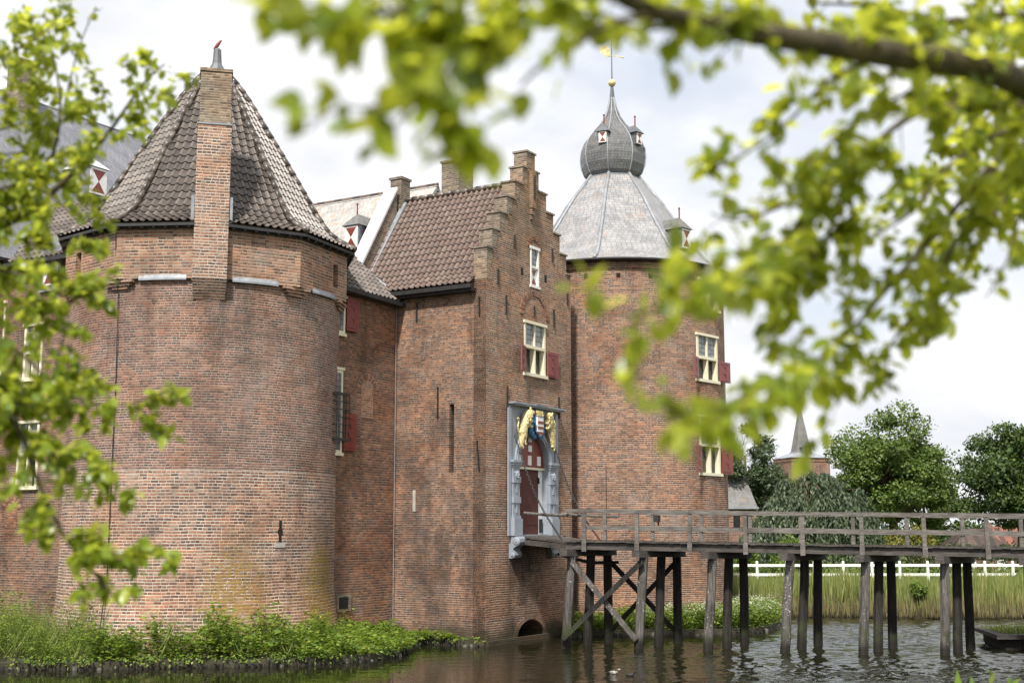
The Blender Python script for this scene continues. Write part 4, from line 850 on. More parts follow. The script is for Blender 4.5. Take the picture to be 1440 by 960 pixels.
q = on_plane(497, 352, W(1.25, 0), D); tq, sq, zq = ts(q); dormer(W(1.1, sq, zq), -D, .72, 1.0, 1.6, sr, M['slate_far'], M['slate_dark'])
# ------------------------------------------------------------------ wing on the far side of the round tower
lw = thing('brick_wing', W(-9.8, 18), 'long brick wing with dark slate roof running back from the round tower', 'castle wing')
LW = Fr(W(-9.8, 8), -Nn, -D)               # u = s - 8
def lwu(px, py): return LW.hit(px, py)
wins = []
for (xa, ya, xb, yb) in ((27, 596, 52, 683), (36, 460, 58, 530), (-14, 430, 5, 500)): ua, za = lwu(xa, ya); ub, zb = lwu(xb, yb); wins.append((min(ua, ub), max(ua, ub), min(za, zb), max(za, zb)))
ua, za = lwu(62, 372); ub, zb = lwu(86, 404); top_win = (min(ua, ub), max(ua, ub), min(za, zb), max(za, zb))
mb = MB(); ul = [0, 24]; zl = [-.4, 13.35]
for q in wins: ul += q[:2]; zl += q[2:]
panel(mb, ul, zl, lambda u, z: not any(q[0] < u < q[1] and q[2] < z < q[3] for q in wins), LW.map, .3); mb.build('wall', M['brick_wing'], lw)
for q in wins: cross_window(LW, q[0], q[1], q[2], q[3], lw, shutters=False)
q = top_win; m = MB(); LW.box(m, q[0], q[1], q[2], q[3], 0, .06); LW.box(m, q[0] - .08, q[1] + .08, q[2] - .1, q[2], 0, .12); LW.box(m, q[0] - .05, q[1] + .05, q[3], q[3] + .9, .0, .10); f = m.build('window', M['lead'], lw)
mw, mr = MB(), MB(); hourglass(mw, mr, LW, q[0] + .1, q[1] - .1, q[2] + .1, q[3] + .6, .065); mw.build('shutter', M['white'], f); mr.build('hourglass_mark', M['red'], f)
ua, za = lwu(17, 702); zb = lwu(17, 752)[1]; mb = MB(); arch_ring(mb, LW, ua, za - .3, .3, .5, .02); mb.build('blind_arch', M['brick_arch'], lw); mb = MB(); mb.face([LW.p(a, z_, .01) for a, z_ in arch_curve(ua, .3, zb, za - .3)]); mb.build('arch_infill', M['brick_curt'], lw)
mb = MB(); Lf = polyfun([W(-10.1, 32, 13.25), W(-6.5, 32, 16.4)]); Rf = polyfun([W(-10.1, 10, 13.25), W(-6.5, 10, 16.4)]); tile_facet(mb, Lf, Rf, Lf.T, nu=4, uo=333); mb.build('pantile_roof', M['tile_grey'], lw)
mb = MB(); mb.beam(W(-10.15, 10, 13.15), W(-10.15, 32, 13.15), .16, .14); mb.build('gutter', M['gutter'], lw)
rq0 = on_plane(-170, 68, W(0, 21), Nn); rq1 = on_plane(212, 197, W(0, 21), Nn); zr = (rq0.z + rq1.z) / 2; t0 = ts(rq0)[0]
mb = MB(); slab(mb, W(t0, 13.5, zr - 9), W(6, 13.5, zr - 9), W(6, 21, zr), W(t0, 21, zr)); slab(mb, W(t0, 21, zr), W(6, 21, zr), W(6, 28.5, zr - 9), W(t0, 28.5, zr - 9)); mb.build('slate_roof', M['slate_dark'], lw)
mb = MB(); mb.face([W(t0 + .3, 13.6, zr - 9.1), W(t0 + .3, 28.4, zr - 9.1), W(t0 + .3, 21, zr - .2)]); mb.box(W(t0 + .3, 13.9, 3), D * (5.5 - t0), -Nn * 14, UP * (zr - 12.4)); mb.build('inner_wall', M['brick_dark'], lw)
q = on_plane(136, 277, W(0, 15.6), Nn); tq, sq, zq = ts(q); sl_at = 13.5 + (zq - (zr - 9)) / 9 * 7.5
q = on_plane(136, 275, W(0, sl_at - .45), Nn); tq, sq, zq = ts(q); dormer(W(tq, sl_at - .5, zq), Nn, .9, 1.15, 1.6, lw, M['lead_white'], M['slate_dark'], fin=False, rh=.5)
for px in (42,): q = on_plane(px, 120, W(0, 20), Nn); tq = ts(q)[0]; stack(W(tq, 20.5), .9, .8, zr - 3, zr + 1.2, lw, M['brick_grey'])
# ------------------------------------------------------------------ domed tower
dt = thing('domed_tower', TR, 'round brick tower with grey slate spire roof and onion dome under a gold ball', 'castle tower')
RT = 4.84; pT = math.atan2(-TR.y, -TR.x); ZT = 15.0
def tfr(px, py):     # tangent plane of the tower where the sight line meets it
    r = ray(px, py); d2 = Vector((r.x, r.y)); o2 = Vector((-TR.x, -TR.y)); a = d2.dot(d2); b = 2 * d2.dot(o2); c = o2.dot(o2) - RT * RT; k = (-b - math.sqrt(max(0, b * b - 4 * a * c))) / (2 * a); q = O + r * k
    ang = math.atan2(q.y - TR.y, q.x - TR.x); return ang, q.z
wl = []
for (px, yt, yb) in ((995.5, 397, 434), (995, 470, 537), (999, 584, 668)):
    a, z1 = tfr(px, yt); z0 = tfr(px, yb)[1]; wl.append((a, z0, z1))
hw = .82
def tk(u, z): return not any(abs(u - a) < hw / RT and z0 < z < z1 for a, z0, z1 in wl)
mb = MB(); ul = [pT + R(a) for a in range(-180, 181, 4)] + [a + e * hw / RT for a, _, _ in wl for e in (-1, 1)]; zl = [-.4, .6, ZT] + [z for w_ in wl for z in w_[1:]]
panel(mb, ul, zl, tk, cyl(TR, lambda z: RT), .45, RT); panel(mb, [pT + R(a) for a in range(-180, 181, 5)], [14.72, 14.84], lambda u, z: True, cyl(TR, lambda z: RT + .05), .06, RT)
mb.build('round_wall', M['brick_dome'], dt, smooth=False)
for i, (a, z0, z1) in enumerate(wl):
    o = Vector((math.cos(a), math.sin(a), 0)); u = Vector((-o.y, o.x, 0)); fr = Fr(TR + o * (RT - .05), u, o); f = None
    if i == 0:
        m = MB(); fr.box(m, -hw, -hw + .1, z0, z1, -.2, .1); fr.box(m, hw - .1, hw, z0, z1, -.2, .1); fr.box(m, -hw - .05, hw + .05, z1, z1 + .1, -.2, .14); fr.box(m, -hw - .05, hw + .05, z0 - .1, z0, -.2, .16); fr.box(m, .02, .12, z0, z1, -.2, .08); f = m.build('window', M['cream'], dt)
        g = MB(); fr.box(g, .12, hw - .1, z0, z1, -.2, -.16); g.build('pane', M['glass_dark'], f); mw, mr = MB(), MB(); hourglass(mw, mr, fr, -hw + .1, .02, z0, z1, .02); mw.build('shutter', M['white'], f); mr.build('hourglass_mark', M['red'], f)
    else: cross_window(fr, -hw + .02, hw - .02, z0 + .1, z1 - .1, dt, z0 + (z1 - z0) * .50, red=M['red'] if i == 2 else None)
mb = MB()
for k in range(-3, 7): a = pT + R(k * 16 - 14); o = Vector((math.cos(a), math.sin(a), 0)); mb.cbox(TR + o * RT + UP * 14.42, o.cross(UP) * .17, o * .03, UP * .17)
build_each(mb, 'putlog_hole', M['dark'], dt, 6)
mb = MB(); mb.lathe(TR, [(RT - .3, 15.0), (RT + .12, 15.0), (RT + .36, 15.06), (RT + .36, 15.12), (RT - .3, 15.14)], 48, caps=False); mb.build('gutter', M['gutter'], dt)
# octagonal roof over the round eaves: blends from circle to octagon
oct0 = pT + R(-9)
pr = [(RT + .34, 15.12), (4.55, 15.42), (4.0, 15.95), (3.13, 17.15), (2.18, 18.60), (1.22, 19.82)]
mb = MB(); rl = MB(); n8 = 8
def op(k, f, r, z, blend):
    a0, a1 = oct0 + R(45 * k), oct0 + R(45 * (k + 1)); p0 = Vector((math.cos(a0), math.sin(a0))) * r; p1 = Vector((math.cos(a1), math.sin(a1))) * r; flat = p0.lerp(p1, f); ang = a0 + (a1 - a0) * f; rnd = Vector((math.cos(ang), math.sin(ang))) * r; q = rnd.lerp(flat, blend); return TR + Vector((q.x, q.y, z))
for k in range(8):
    for i in range(len(pr) - 1):
        b0, b1 = min(1, i * .4), min(1, (i + 1) * .4); l0 = sum(math.dist(pr[j], pr[j + 1]) for j in range(i)); l1 = l0 + math.dist(pr[i], pr[i + 1])
        for s_ in range(n8):
            f0, f1 = s_ / n8, (s_ + 1) / n8; uu = lambda f, r: (f - .5) * r * .765 + k * 7
            mb.face([op(k, f0, *pr[i], b0), op(k, f1, *pr[i], b0), op(k, f1, *pr[i + 1], b1), op(k, f0, *pr[i + 1], b1)], [(uu(f0, pr[i][0]), l0), (uu(f1, pr[i][0]), l0), (uu(f1, pr[i + 1][0]), l1), (uu(f0, pr[i + 1][0]), l1)])
    rl.tube([op(k, 0, r, z + .03, 1) for r, z in pr], [.075] * len(pr), 6)
mb.build('slate_roof', M['slate'], dt); rl.build('hip_roll', M['lead'], dt, smooth=True)
ob = [(1.06, 19.80), (1.30, 20.02), (1.45, 20.40), (1.50, 20.80), (1.46, 21.20), (1.30, 21.60), (.98, 22.0), (.60, 22.42), (.35, 22.80), (.20, 23.2), (.10, 23.7)]
mb = MB(); rl = MB()
for k in range(8):
    l0 = 0
    for i in range(len(ob) - 1):
        l1 = l0 + math.dist(ob[i], ob[i + 1])
        for s_ in range(4): f0, f1 = s_ / 4, (s_ + 1) / 4; mb.face([op(k, f0, *ob[i], .75), op(k, f1, *ob[i], .75), op(k, f1, *ob[i + 1], .75), op(k, f0, *ob[i + 1], .75)], [((f0 - .5) * ob[i][0] * .765, l0), ((f1 - .5) * ob[i][0] * .765, l0), ((f1 - .5) * ob[i + 1][0] * .765, l1), ((f0 - .5) * ob[i + 1][0] * .765, l1)])
        l0 = l1
    rl.tube([op(k, 0, r + .01, z, 1) for r, z in ob], [.035] * len(ob), 6)
onion = mb.build('onion_dome', M['slate_bulb'], dt); rl.build('dome_rib', M['lead'], onion, smooth=True)
mb = MB(); mb.lathe(TR, [(1.26, 19.74), (1.28, 19.80), (1.18, 19.85)], 8, oct0); mb.build('dome_collar', M['lead'], onion)
mb = MB(); mb.lathe(TR, [(.13, 23.6), (.10, 23.9), (.06, 24.3)], 8); mb.tube([TR + UP * 24.2, TR + UP * 26.6], [.035, .02], 6); pole = mb.build('finial_pole', M['lead_dark'], dt)
mb = MB(); mb.ell(TR + UP * 24.42, (.18, 0, 0), (0, .18, 0), (0, 0, .18), 14, 10); mb.build('gold_ball', M['gold'], pole, smooth=True)
mb = MB(); va = Vector((-.75, .3, .25)).normalized(); vp = TR + UP * 25.75; n_ = va.cross(UP).normalized() * .02
mb.beam(vp - va * -.0, vp - va * .55 - UP * .0, .03, .03); mb.ell(vp - va * .55, (.05, 0, 0), (0, .05, 0), (0, 0, .05), 6, 4)
P = [vp + va * .05 - UP * .05, vp + va * .25 - UP * .12, vp + va * .55 + UP * .05, vp + va * .62 + UP * .45, vp + va * .40 + UP * .30, vp + va * .3 + UP * .55, vp + va * .12 + UP * .25]
mb.face([p + n_ for p in P]); mb.face([p - n_ for p in P][::-1])
for i in range(len(P)): j = (i + 1) % len(P); mb.face([P[i] + n_, P[j] + n_, P[j] - n_, P[i] - n_])
mb.build('weather_vane', M['gold'], pole)
def dome_dormer(px, py, rad, w_, h_, par, roofm, cheek):
    q = at(px, py, TR.y - .6); a = math.atan2(-math.sqrt(max(.01, rad ** 2 - (q.x - TR.x) ** 2)), q.x - TR.x); o = Vector((math.cos(a), math.sin(a), 0)); dormer(TR + o * rad + UP * q.z, o, w_, h_, rad * .5, par, roofm, cheek, rh=.4)
dome_dormer(846, 208, 1.46, .42, .55, onion, M['lead_dark'], M['lead_dark']); dome_dormer(897.5, 207, 1.48, .42, .55, onion, M['lead_dark'], M['lead_dark'])
q = at(960, 359, TR.y - 1.5); a = pT + R(52); o = Vector((math.cos(a), math.sin(a), 0)); dormer(TR + o * 3.95 + UP * 16.0, o, .66, .9, 1.6, dt, M['slate_far'], M['slate_dark'], rh=.55)
mb = MB(); a = pT + R(-38); o = Vector((math.cos(a), math.sin(a), 0)); mb.tube([TR + o * (RT + .03) + UP * 14.9, TR + o * (RT + .03) + UP * .5], .02, 5); a = pT + R(-5); o = Vector((math.cos(a), math.sin(a), 0)); mb.tube([TR + o * (RT + .03) + UP * 6.6, TR + o * (RT + .03) + UP * .5], .012, 5); mb.build('lightning_rod', M['iron'], dt)
mb = MB()
for px, y0, y1, w_ in ((814, 700, 718, .22), (842, 625, 640, .06), (923, 692, 722, .05)): a, z1 = tfr(px, y0); z0 = tfr(px, y1)[1]; o = Vector((math.cos(a), math.sin(a), 0)); mb.cbox(TR + o * RT + UP * (z0 + z1) / 2, o.cross(UP) * w_, o * .03, UP * (z1 - z0))
build_each(mb, 'wall_niche', M['brick_dark'], dt, 6)
# ------------------------------------------------------------------ drawbridge and timber bridge
BA = Vector((.974, -.226, 0)); BV = Vector((1.45, 2.0, 0)); B0 = Vector((1.95, 45.2, 0))
def zdeck(x): return 3.60 - .0152 * (x - 2)
def bp(d, f, dz=0.): p = B0 + BA * d + BV * f; p.z = zdeck(p.x) + dz; return p
XE = 25.0
br = thing('timber_bridge', B0 + BA * 10, 'long grey timber footbridge on leaning piles leading to the castle gate', 'bridge')
mb = MB(); d = 0.
while d < XE:
    w_ = random.uniform(.19, .23); a, b = bp(d, -.06, random.uniform(-.012, .012)), bp(d, 1.06, 0); mb.box(a, BA * (w_ - .015), (b - a), UP * .06); d += w_
mb.build('deck', M['deck'], br)
mb = MB()
for f in (0.03, .5, .97): mb.beam(bp(-.1, f, -.14), bp(XE, f, -.14), .2, .24)
build_each(mb, 'beam', M['deck'], br, 6)
def nd(px, py=740): r = ray(px, py); k = r.x / r.y; return (B0.x - k * B0.y) / (k * BA.y - BA.x)
for f, posts in ((0., [nd(p) for p in (822, 896, 970, 1048, 1128, 1211, 1299, 1387, 1480)]), (1., None)):
    if posts is None: posts = [nd(p) - .15 for p in (803, 873, 944, 1016, 1090, 1167, 1246, 1328, 1414, 1505)]; posts = [p + 0. for p in posts]
    posts = [p for p in posts if p < XE] + [p for p in np.arange(max(posts) + 1.9, XE, 1.9)]
    e = -.10 if f == 0 else .10
    for p in posts:
        m = MB(); q = bp(p, f); ou = BA.cross(UP) * (1 if f == 0 else -1); ou.normalize(); c = q + ou * .10; tl = BA * random.uniform(-.025, .025); m.beam(c - UP * .30, c + tl + UP * 1.02, .13, .13, BA); m.beam(c + ou * .07 - UP * .32, c + ou * .07 + UP * .02, .16, .05, ou); m.build('post', M['rail'], br)
    ou = BA.cross(UP) * (1 if f == 0 else -1); ou.normalize()
    cuts = [-.05 if f == 0 else .6] + posts[2::2] + [XE]; zj = 0.
    for a, b in zip(cuts[:-1], cuts[1:]):
        if b - a < .3: continue
        z2 = random.uniform(-.016, .016); m = MB(); m.beam(bp(a + .006, f, 1.075 + zj) + ou * (.10 + random.uniform(-.01, .01)), bp(b - .006, f, 1.075 + z2) + ou * .10, random.uniform(.15, .18), .12); m.build('top_rail', M['rail'], br); zj = z2 + random.uniform(-.006, .006)
    for a, b in zip(posts[:-1], posts[1:]): m = MB(); m.beam(bp(a + .01, f, .50 + random.uniform(-.02, .02)) + ou * .02, bp(b - .01, f, .50 + random.uniform(-.02, .02)) + ou * .02, .06, random.uniform(.14, .17)); m.build('mid_rail', M['rail'], br)
bents = [(793, 910, 803), (895, 912, 904), (993, 915, 1001), (1100, 917, 1110), (1211, 920, 1216), (1327, 921, 1328), (1448, 923, 1445)]
for i, (px, py, pt) in enumerate(bents):
    dd = nd(pt, 785); base = ground(px, py); top = bp(dd, 0.0, -.42)
    capm = MB(); capm.beam(bp(dd, -.20, -.37), bp(dd, 1.14, -.37), .30, .24); capm.build('cap_beam', M['deck'], br)
    far_b = base + BV * 1.18; mid_b = base + BV * .58
    for (b_, t_, mt_) in ((base, bp(dd, .02, -.48), 'pile'), (mid_b, bp(dd, .52, -.48), 'pile_dark'), (far_b, bp(dd, .98, -.48), 'pile_dark')):
        m = MB(); b2 = b_ - UP * 1.2 + (b_ - t_) * .25; ax = (t_ - b2); 
        pts = [b2 + ax * (k / 6) + Vector((random.uniform(-.012, .012), random.uniform(-.012, .012), 0)) for k in range(7)]; m.tube(pts, [.175, .172, .168, .165, .16, .158, .155], 8); m.build('pile', M[mt_], br)
    if i == 1:
        prev = bents[0]; b0 = ground(prev[0], prev[1]); t0_ = bp(nd(prev[2], 785), 0.02, -.48); t1_ = bp(dd, .02, -.48)
        for ofs, mt_ in ((Vector((0, 0, 0)), 'pile'), (BV * .98, 'pile_dark')):
            fr_ = BA.cross(UP).normalized() * (.16 if mt_ == 'pile' else -.16)
            b0o, b1o = (b0, base) if mt_ == 'pile' else (b0 + BV * 1.18, far_b); t0o, t1o = (t0_, t1_) if mt_ == 'pile' else (bp(nd(prev[2], 785), .98, -.48), bp(dd, .98, -.48))
            m = MB(); m.beam(t0o.lerp(b0o, .05) + fr_, b1o.lerp(t1o, .10) + fr_, .17, .13, BA.cross(UP)); m.build('brace', M[mt_], br)
            m = MB(); m.beam(b0o.lerp(t0o, .10) + fr_ * 1.9, t1o.lerp(b1o, .04) + fr_ * 1.9, .17, .13, BA.cross(UP)); m.build('brace', M['pile_dark'], br)
m = MB(); q = bp(nd(876, 735), 1.0, .86); m.cbox(q - BV.normalized() * .1, BA * .16, BV.normalized() * .2, UP * .24); m.tube([q + UP * .0, q - UP * .25], .03, 6); tag(m.build('spotlight', M['iron']), 'small black spotlight clamped to the far railing of the timber bridge', 'spotlight')
db = thing('drawbridge', W(3.3, -1.2, 3.6), 'short timber drawbridge hung on chains between stone doorway and footbridge', 'drawbridge')
g0, g1 = GF.p(2.12, 3.80, .12), GF.p(4.75, 3.80, .12); h0, h1 = bp(-.06, -.03, .0), bp(-.06, 1.03, .0)
mb = MB(); n_ = 14
for i in range(n_):
    a, b, c, d_ = g0.lerp(h0, i / n_), g0.lerp(h0, (i + .93) / n_), g1.lerp(h1, (i + .93) / n_), g1.lerp(h1, i / n_)
    P = [a, b, c, d_]; dn = UP * .07; mb.face(P); mb.face([p - dn for p in P][::-1])
    for k in range(4): j = (k + 1) % 4; mb.face([P[k], P[j], P[j] - dn, P[k] - dn])
mb.build('deck', M['deck'], db, recalc=True)
for f in (.02, .35, .65, .98): mb = MB(); mb.beam(g0.lerp(g1, f) - UP * .22, h0.lerp(h1, f) - UP * .17, .16, .18); mb.build('beam', M['deck'], db)
for a, b in ((GF.p(1.92, 4.62, .45), bp(0, 0, .92) + Vector((0, -.05, 0))), (GF.p(4.75, 4.62, .45), bp(.5, 1, .92))): mb = MB(); mb.tube([a, a.lerp(b, .5) - UP * .03, b], .055, 7); mb.build('handrail', M['rail'], db)
for k, ((xa, ya), f) in enumerate((((724, 612), 0.), ((780, 628), 1.))):
    a = on_plane(xa, ya, GF.p(0, 0, .25), Nn); b = g0.lerp(h0, .93) if f == 0 else g1.lerp(h1, .9); b = b + UP * .06; n_ = 54; mb = MB(); pr_ = None
    for i in range(n_):
        def cp(x): q = a.lerp(b, x); q.z -= .55 * math.sin(PI * x) * (1 - .3 * x); return q
        p, q = cp(i / n_), cp((i + 1) / n_); dr_ = (q - p).normalized(); sd = dr_.cross(UP).normalized() if i % 2 else dr_.cross(dr_.cross(UP)).normalized()
        ctr = (p + q) / 2; L_ = (q - p).length * .66; mb.tube([ctr + dr_ * L_ * math.cos(x) + sd * .035 * math.sin(x) for x in np.linspace(0, 2 * PI, 9)], .014, 4)
    mb.build('chain', M['iron'], db)
mb = MB(); pp = [GF.p(4.7, 3.1, .3), GF.p(4.75, 2.95, .8), bp(-.05, .7, -.75), bp(.6, .9, -.72)]; mb.tube(pp, .06, 7); mb.build('pipe', M['iron'], db)
# ------------------------------------------------------------------ landing stage, ducks
q = ground(1405, 914); ls = thing('landing_stage', q + Vector((2, 1, 0)), 'low dark timber landing stage with grass on top at the water under the bridge', 'landing stage')
mb = MB(); o = q + Vector((.25, .1, -.8)); mb.box(o, Vector((7, -.35, 0)), Vector((.5, 3.4, 0)), UP * 1.18)
for k in range(24): mb.box(o + Vector((7, -.35, 0)) * (k / 24) + Vector((0, -.03, .05)), Vector((7, -.35, 0)) * (.9 / 24), Vector((0, .028, 0)), UP * 1.1)
mb.build('planking', M['pile_dark'], ls)
mb = MB(); o2 = q + Vector((-.1, -.15, .38)); mb.box(o2, Vector((7.4, -.37, 0)), Vector((.05, .42, 0)), UP * .14); mb.box(o2, Vector((.3, 0, 0)), Vector((.55, 3.8, 0)), UP * .135); mb.build('edge_beam', M['deck'], ls)
n = 2500; P = np.stack([o2.x + .4 + rng.random(n) * 6.6 + rng.random(n) * .2, o2.y + .4 + rng.random(n) * 3, np.full(n, .42)], 1); dr_ = np.stack([rng.normal(0, .4, n), rng.normal(0, .4, n), np.ones(n)], 1); g = leaves('grass', P, dr_, rdir(n), rng.uniform(.1, .35, n), np.full(n, .03), M['grass'], ls)
def duck(px, py, lab, mat, s_=1.):
    c = ground(px, py); f = Vector((.95, -.3, 0)).normalized(); V = [c + UP * .03 * s_, c + f * .09 * s_ + UP * .04 * s_, c + f * .14 * s_ + UP * .10 * s_, c + f * .17 * s_ + UP * .155 * s_, c + f * .235 * s_ + UP * .145 * s_, c - f * .10 * s_ + UP * .045 * s_, c - f * .17 * s_ + UP * .075 * s_]
    o = skin_obj('duck', V, [(0, 1), (1, 2), (2, 3), (3, 4), (0, 5), (5, 6)], [x * s_ for x in (.075, .062, .032, .042, .014, .055, .02)], mat, None); return tag(o, lab, 'duck')
M['duck_pale'] = plain('pale plumage', (.30, .28, .25), .7, .9, 14); M['duck_dark'] = plain('dark plumage', (.02, .018, .014), .7, .4, 14)
duck(863, 947, 'small duck with pale grey plumage swimming in the open moat', M['duck_pale'], .85); duck(886, 950, 'small blackish duck swimming in the moat behind its paler companion', M['duck_dark'], .8)
# ------------------------------------------------------------------ bank plants
def in_poly(x, y, P):
    r = False; j = len(P) - 1
    for i in range(len(P)):
        if (P[i][1] > y) != (P[j][1] > y) and x < (P[j][0] - P[i][0]) * (y - P[i][1]) / (P[j][1] - P[i][1]) + P[i][0]: r = not r
        j = i
    return r
def scatter(edge, back, n, ok):
    P = [(p.x, p.y) for p in edge + back]; x0, x1 = min(p[0] for p in P), max(p[0] for p in P); y0, y1 = min(p[1] for p in P), max(p[1] for p in P); out = []
    while len(out) < n:
        x, y = random.uniform(x0, x1), random.uniform(y0, y1)
        if in_poly(x, y, P) and ok(x, y): out.append((x, y))
    return np.array(out)
def ok_l(x, y): return math.hypot(x - TOW.x, y - TOW.y) > 4.8 and x > -23
pts = scatter(edge_l, back_l, 3400, ok_l)
def hmax(x, y):
    hx = np.interp(x, [-20, -14, -12, -10, -8, -6.2, -5, -3.5, -1], [1.5, 1.4, 1.1, .95, 1.05, .9, .5, .2, .16]); return hx * (.80 + .62 * np.sin(x * 2.1 + 1.3) * np.sin(y * 1.7 + x) + .2)
P_, D_, N_, L_, W_ = [], [], [], [], []
gP, gD, gN, gL, gW = [], [], [], [], []
for x, y in pts:
    h = hmax(x, y) * random.uniform(.55, 1.05); k = random.randint(16, 26); lean = rng.normal(0, .12, 2)
    grassy = random.random() < (.16 if x < -11.5 else .05)
    if grassy:
        for _ in range(10):
            a = random.uniform(0, 6.28); gP.append((x + random.gauss(0, .12), y + random.gauss(0, .12), .2)); gD.append((math.cos(a) * .5, math.sin(a) * .5, random.uniform(.7, 1.4))); gN.append((math.cos(a + 1), math.sin(a + 1), .3)); gL.append(h * random.uniform(.7, 1.1)); gW.append(random.uniform(.015, .045))
    else:
        sz = random.choice((.07, .09, .12, .16, .22)) if x > -12.5 else random.choice((.06, .08, .11))
        for _ in range(k):
            f = random.random() ** .6; a = random.uniform(0, 6.28); r_ = random.uniform(.02, .22); P_.append((x + lean[0] * f + math.cos(a) * r_, y + lean[1] * f + math.sin(a) * r_, .2 + h * f)); D_.append((math.cos(a), math.sin(a), random.uniform(-.4, .6))); N_.append((random.gauss(0, .5), random.gauss(0, .5), 1)); L_.append(sz * random.uniform(.7, 1.4)); W_.append(sz * random.uniform(.35, .7))
for a_, b_ in zip(edge_l[:-1], edge_l[1:]):                # plants spilling over the kerb
    for _ in range(int((b_ - a_).length * (110 if a_.x < -4 else 40))):
        p = a_.lerp(b_, random.random()); o_ = (b_ - a_).cross(UP).normalized(); o_ = o_ if o_.y < 0 else -o_; x = random.uniform(-.25, .16); clump = .5 + .5 * math.sin(p.x * 3.1) * math.sin(p.x * 1.3 + 1)
        if random.random() > clump * 1.4: continue
        P_.append((p.x + o_.x * x, p.y + o_.y * x, .30 - .9 * max(0, x) + random.uniform(-.08, .12))); D_.append((o_.x * .6 + random.gauss(0, .5), o_.y * .6, random.uniform(-.7, .3))); N_.append((o_.x * .6, o_.y * .6, .8)); L_.append(random.uniform(.07, .16)); W_.append(random.uniform(.04, .08))
tag(leaves('undergrowth', *map(np.array, (P_, D_, N_, L_, W_)), M['weed']), 'dense leafy weeds covering the bank at the foot of the round tower', 'weeds', kind='stuff')
tag(leaves('grass', *map(np.array, (gP, gD, gN, gL, gW)), M['grass']), 'long pale grass standing among the weeds below the round tower', 'grass', kind='stuff')
pts = scatter(edge_r, back_r, 1500, lambda x, y: math.hypot(x - TR.x, y - TR.y) > 4.95)
P_, D_, N_, L_, W_ = [], [], [], [], []; fP = []
for x, y in pts:
    h = random.uniform(.45, .95) * (1.0 if x > 4 else .7)
    for _ in range(16):
        f = random.random() ** .6; a = random.uniform(0, 6.28); r_ = random.uniform(.02, .22); P_.append((x + math.cos(a) * r_, y + math.sin(a) * r_, .2 + h * f)); D_.append((math.cos(a), math.sin(a), random.uniform(-.4, .6))); N_.append((random.gauss(0, .5), random.gauss(0, .5), 1)); L_.append(random.uniform(.08, .17)); W_.append(random.uniform(.04, .09))
    if x > 5 and random.random() < .4:
        for _ in range(8): fP.append((x + random.gauss(0, .12), y + random.gauss(0, .12), .24 + h * random.uniform(.85, 1.08)))
tag(leaves('undergrowth', *map(np.array, (P_, D_, N_, L_, W_)), M['weed']), 'green weeds along the water at the foot of the domed tower', 'weeds', kind='stuff')
fP = np.array(fP); n = len(fP); tag(leaves('blossom', fP, rdir(n), np.tile((0, 0, 1.), (n, 1)) + rdir(n) * .3, rng.uniform(.04, .08, n), rng.uniform(.04, .07, n), M['parsley']), 'white flower heads over the weeds by the domed tower', 'flowers', kind='stuff')
# ------------------------------------------------------------------ far bank: reeds, fence, hedge, trees, church, houses
n = 17000; x = rng.uniform(7, 62, n); y = 60.7 + .5 * np.sin(x * .21) + .3 * np.sin(x * .53) + rng.random(n) ** 1.4 * 6; P = np.stack([x, y, np.minimum(.12 + (y - 60.2) * .5, .62 + (y - 61) * .02)], 1)
hh = (1.28 + .14 * np.sin(x * .9) + .18 * np.sin(x * 2.3 + 1)) * rng.uniform(.75, 1.08, n); dr_ = np.stack([rng.normal(0, .07, n) + .03, rng.normal(0, .07, n), np.ones(n)], 1)
tag(leaves('reeds', P, dr_, np.stack([rng.normal(0, .5, n), -np.ones(n), np.zeros(n)], 1), hh, rng.uniform(.03, .07, n), M['reed']), 'tall green reed bed along the far bank of the moat', 'reeds', kind='stuff')
n = 6500; x = rng.uniform(7, 62, n); y = 60.5 + .5 * np.sin(x * .21) + .3 * np.sin(x * .53) + rng.random(n) * 1.2; P = np.stack([x, y - .5, np.full(n, .02)], 1)
tag(leaves('dry_reeds', P, np.stack([rng.normal(0, .06, n), rng.normal(0, .05, n), np.ones(n)], 1), np.stack([rng.normal(0, .5, n), -np.ones(n), np.zeros(n)], 1), rng.uniform(.25, 1.25, n), rng.uniform(.03, .06, n), M['reed_dry']), 'brown dry reed stalks at the water edge of the far bank', 'reeds', kind='stuff')
def bush(name, c, rad, n, mat, lab, cat, leaf=.16, group=None, trunk=True):
    c = Vector(c); t = thing(name, (c.x, c.y, .8), lab, cat, group); k = max(6, n // 120); cc = rdir(k) * np.array(rad) * rng.uniform(.35, .85, (k, 1)); cc[:, 2] = np.abs(cc[:, 2]) * 1.1 - rad[2] * .3; per = n // k; P = []
    for q in cc: P.append(q + rdir(per) * (min(rad) * .42) * rng.uniform(.5, 1.05, (per, 1)))
    P = np.concatenate(P) + np.array(c); P = P[P[:, 2] > .75]; m = len(P); out = unit(P - np.array(c))
    leaves('foliage', P, out + rdir(m), out + rdir(m) * .8 + np.array((0, 0, .5)), rng.uniform(.7, 1.3, m) * leaf, rng.uniform(.4, .8, m) * leaf, mat, t)
    mb = MB()
    for i in range(5): a = i * 1.3; mb.tube([(c.x, c.y, .7), (c.x + math.cos(a) * rad[0] * .3, c.y + math.sin(a) * rad[1] * .3, c.z), (c.x + math.cos(a) * rad[0] * .55, c.y + math.sin(a) * rad[1] * .55, c.z + rad[2] * .4)], [.06, .04, .02], 5)
    mb.build('stem', M['bark'], t); return t
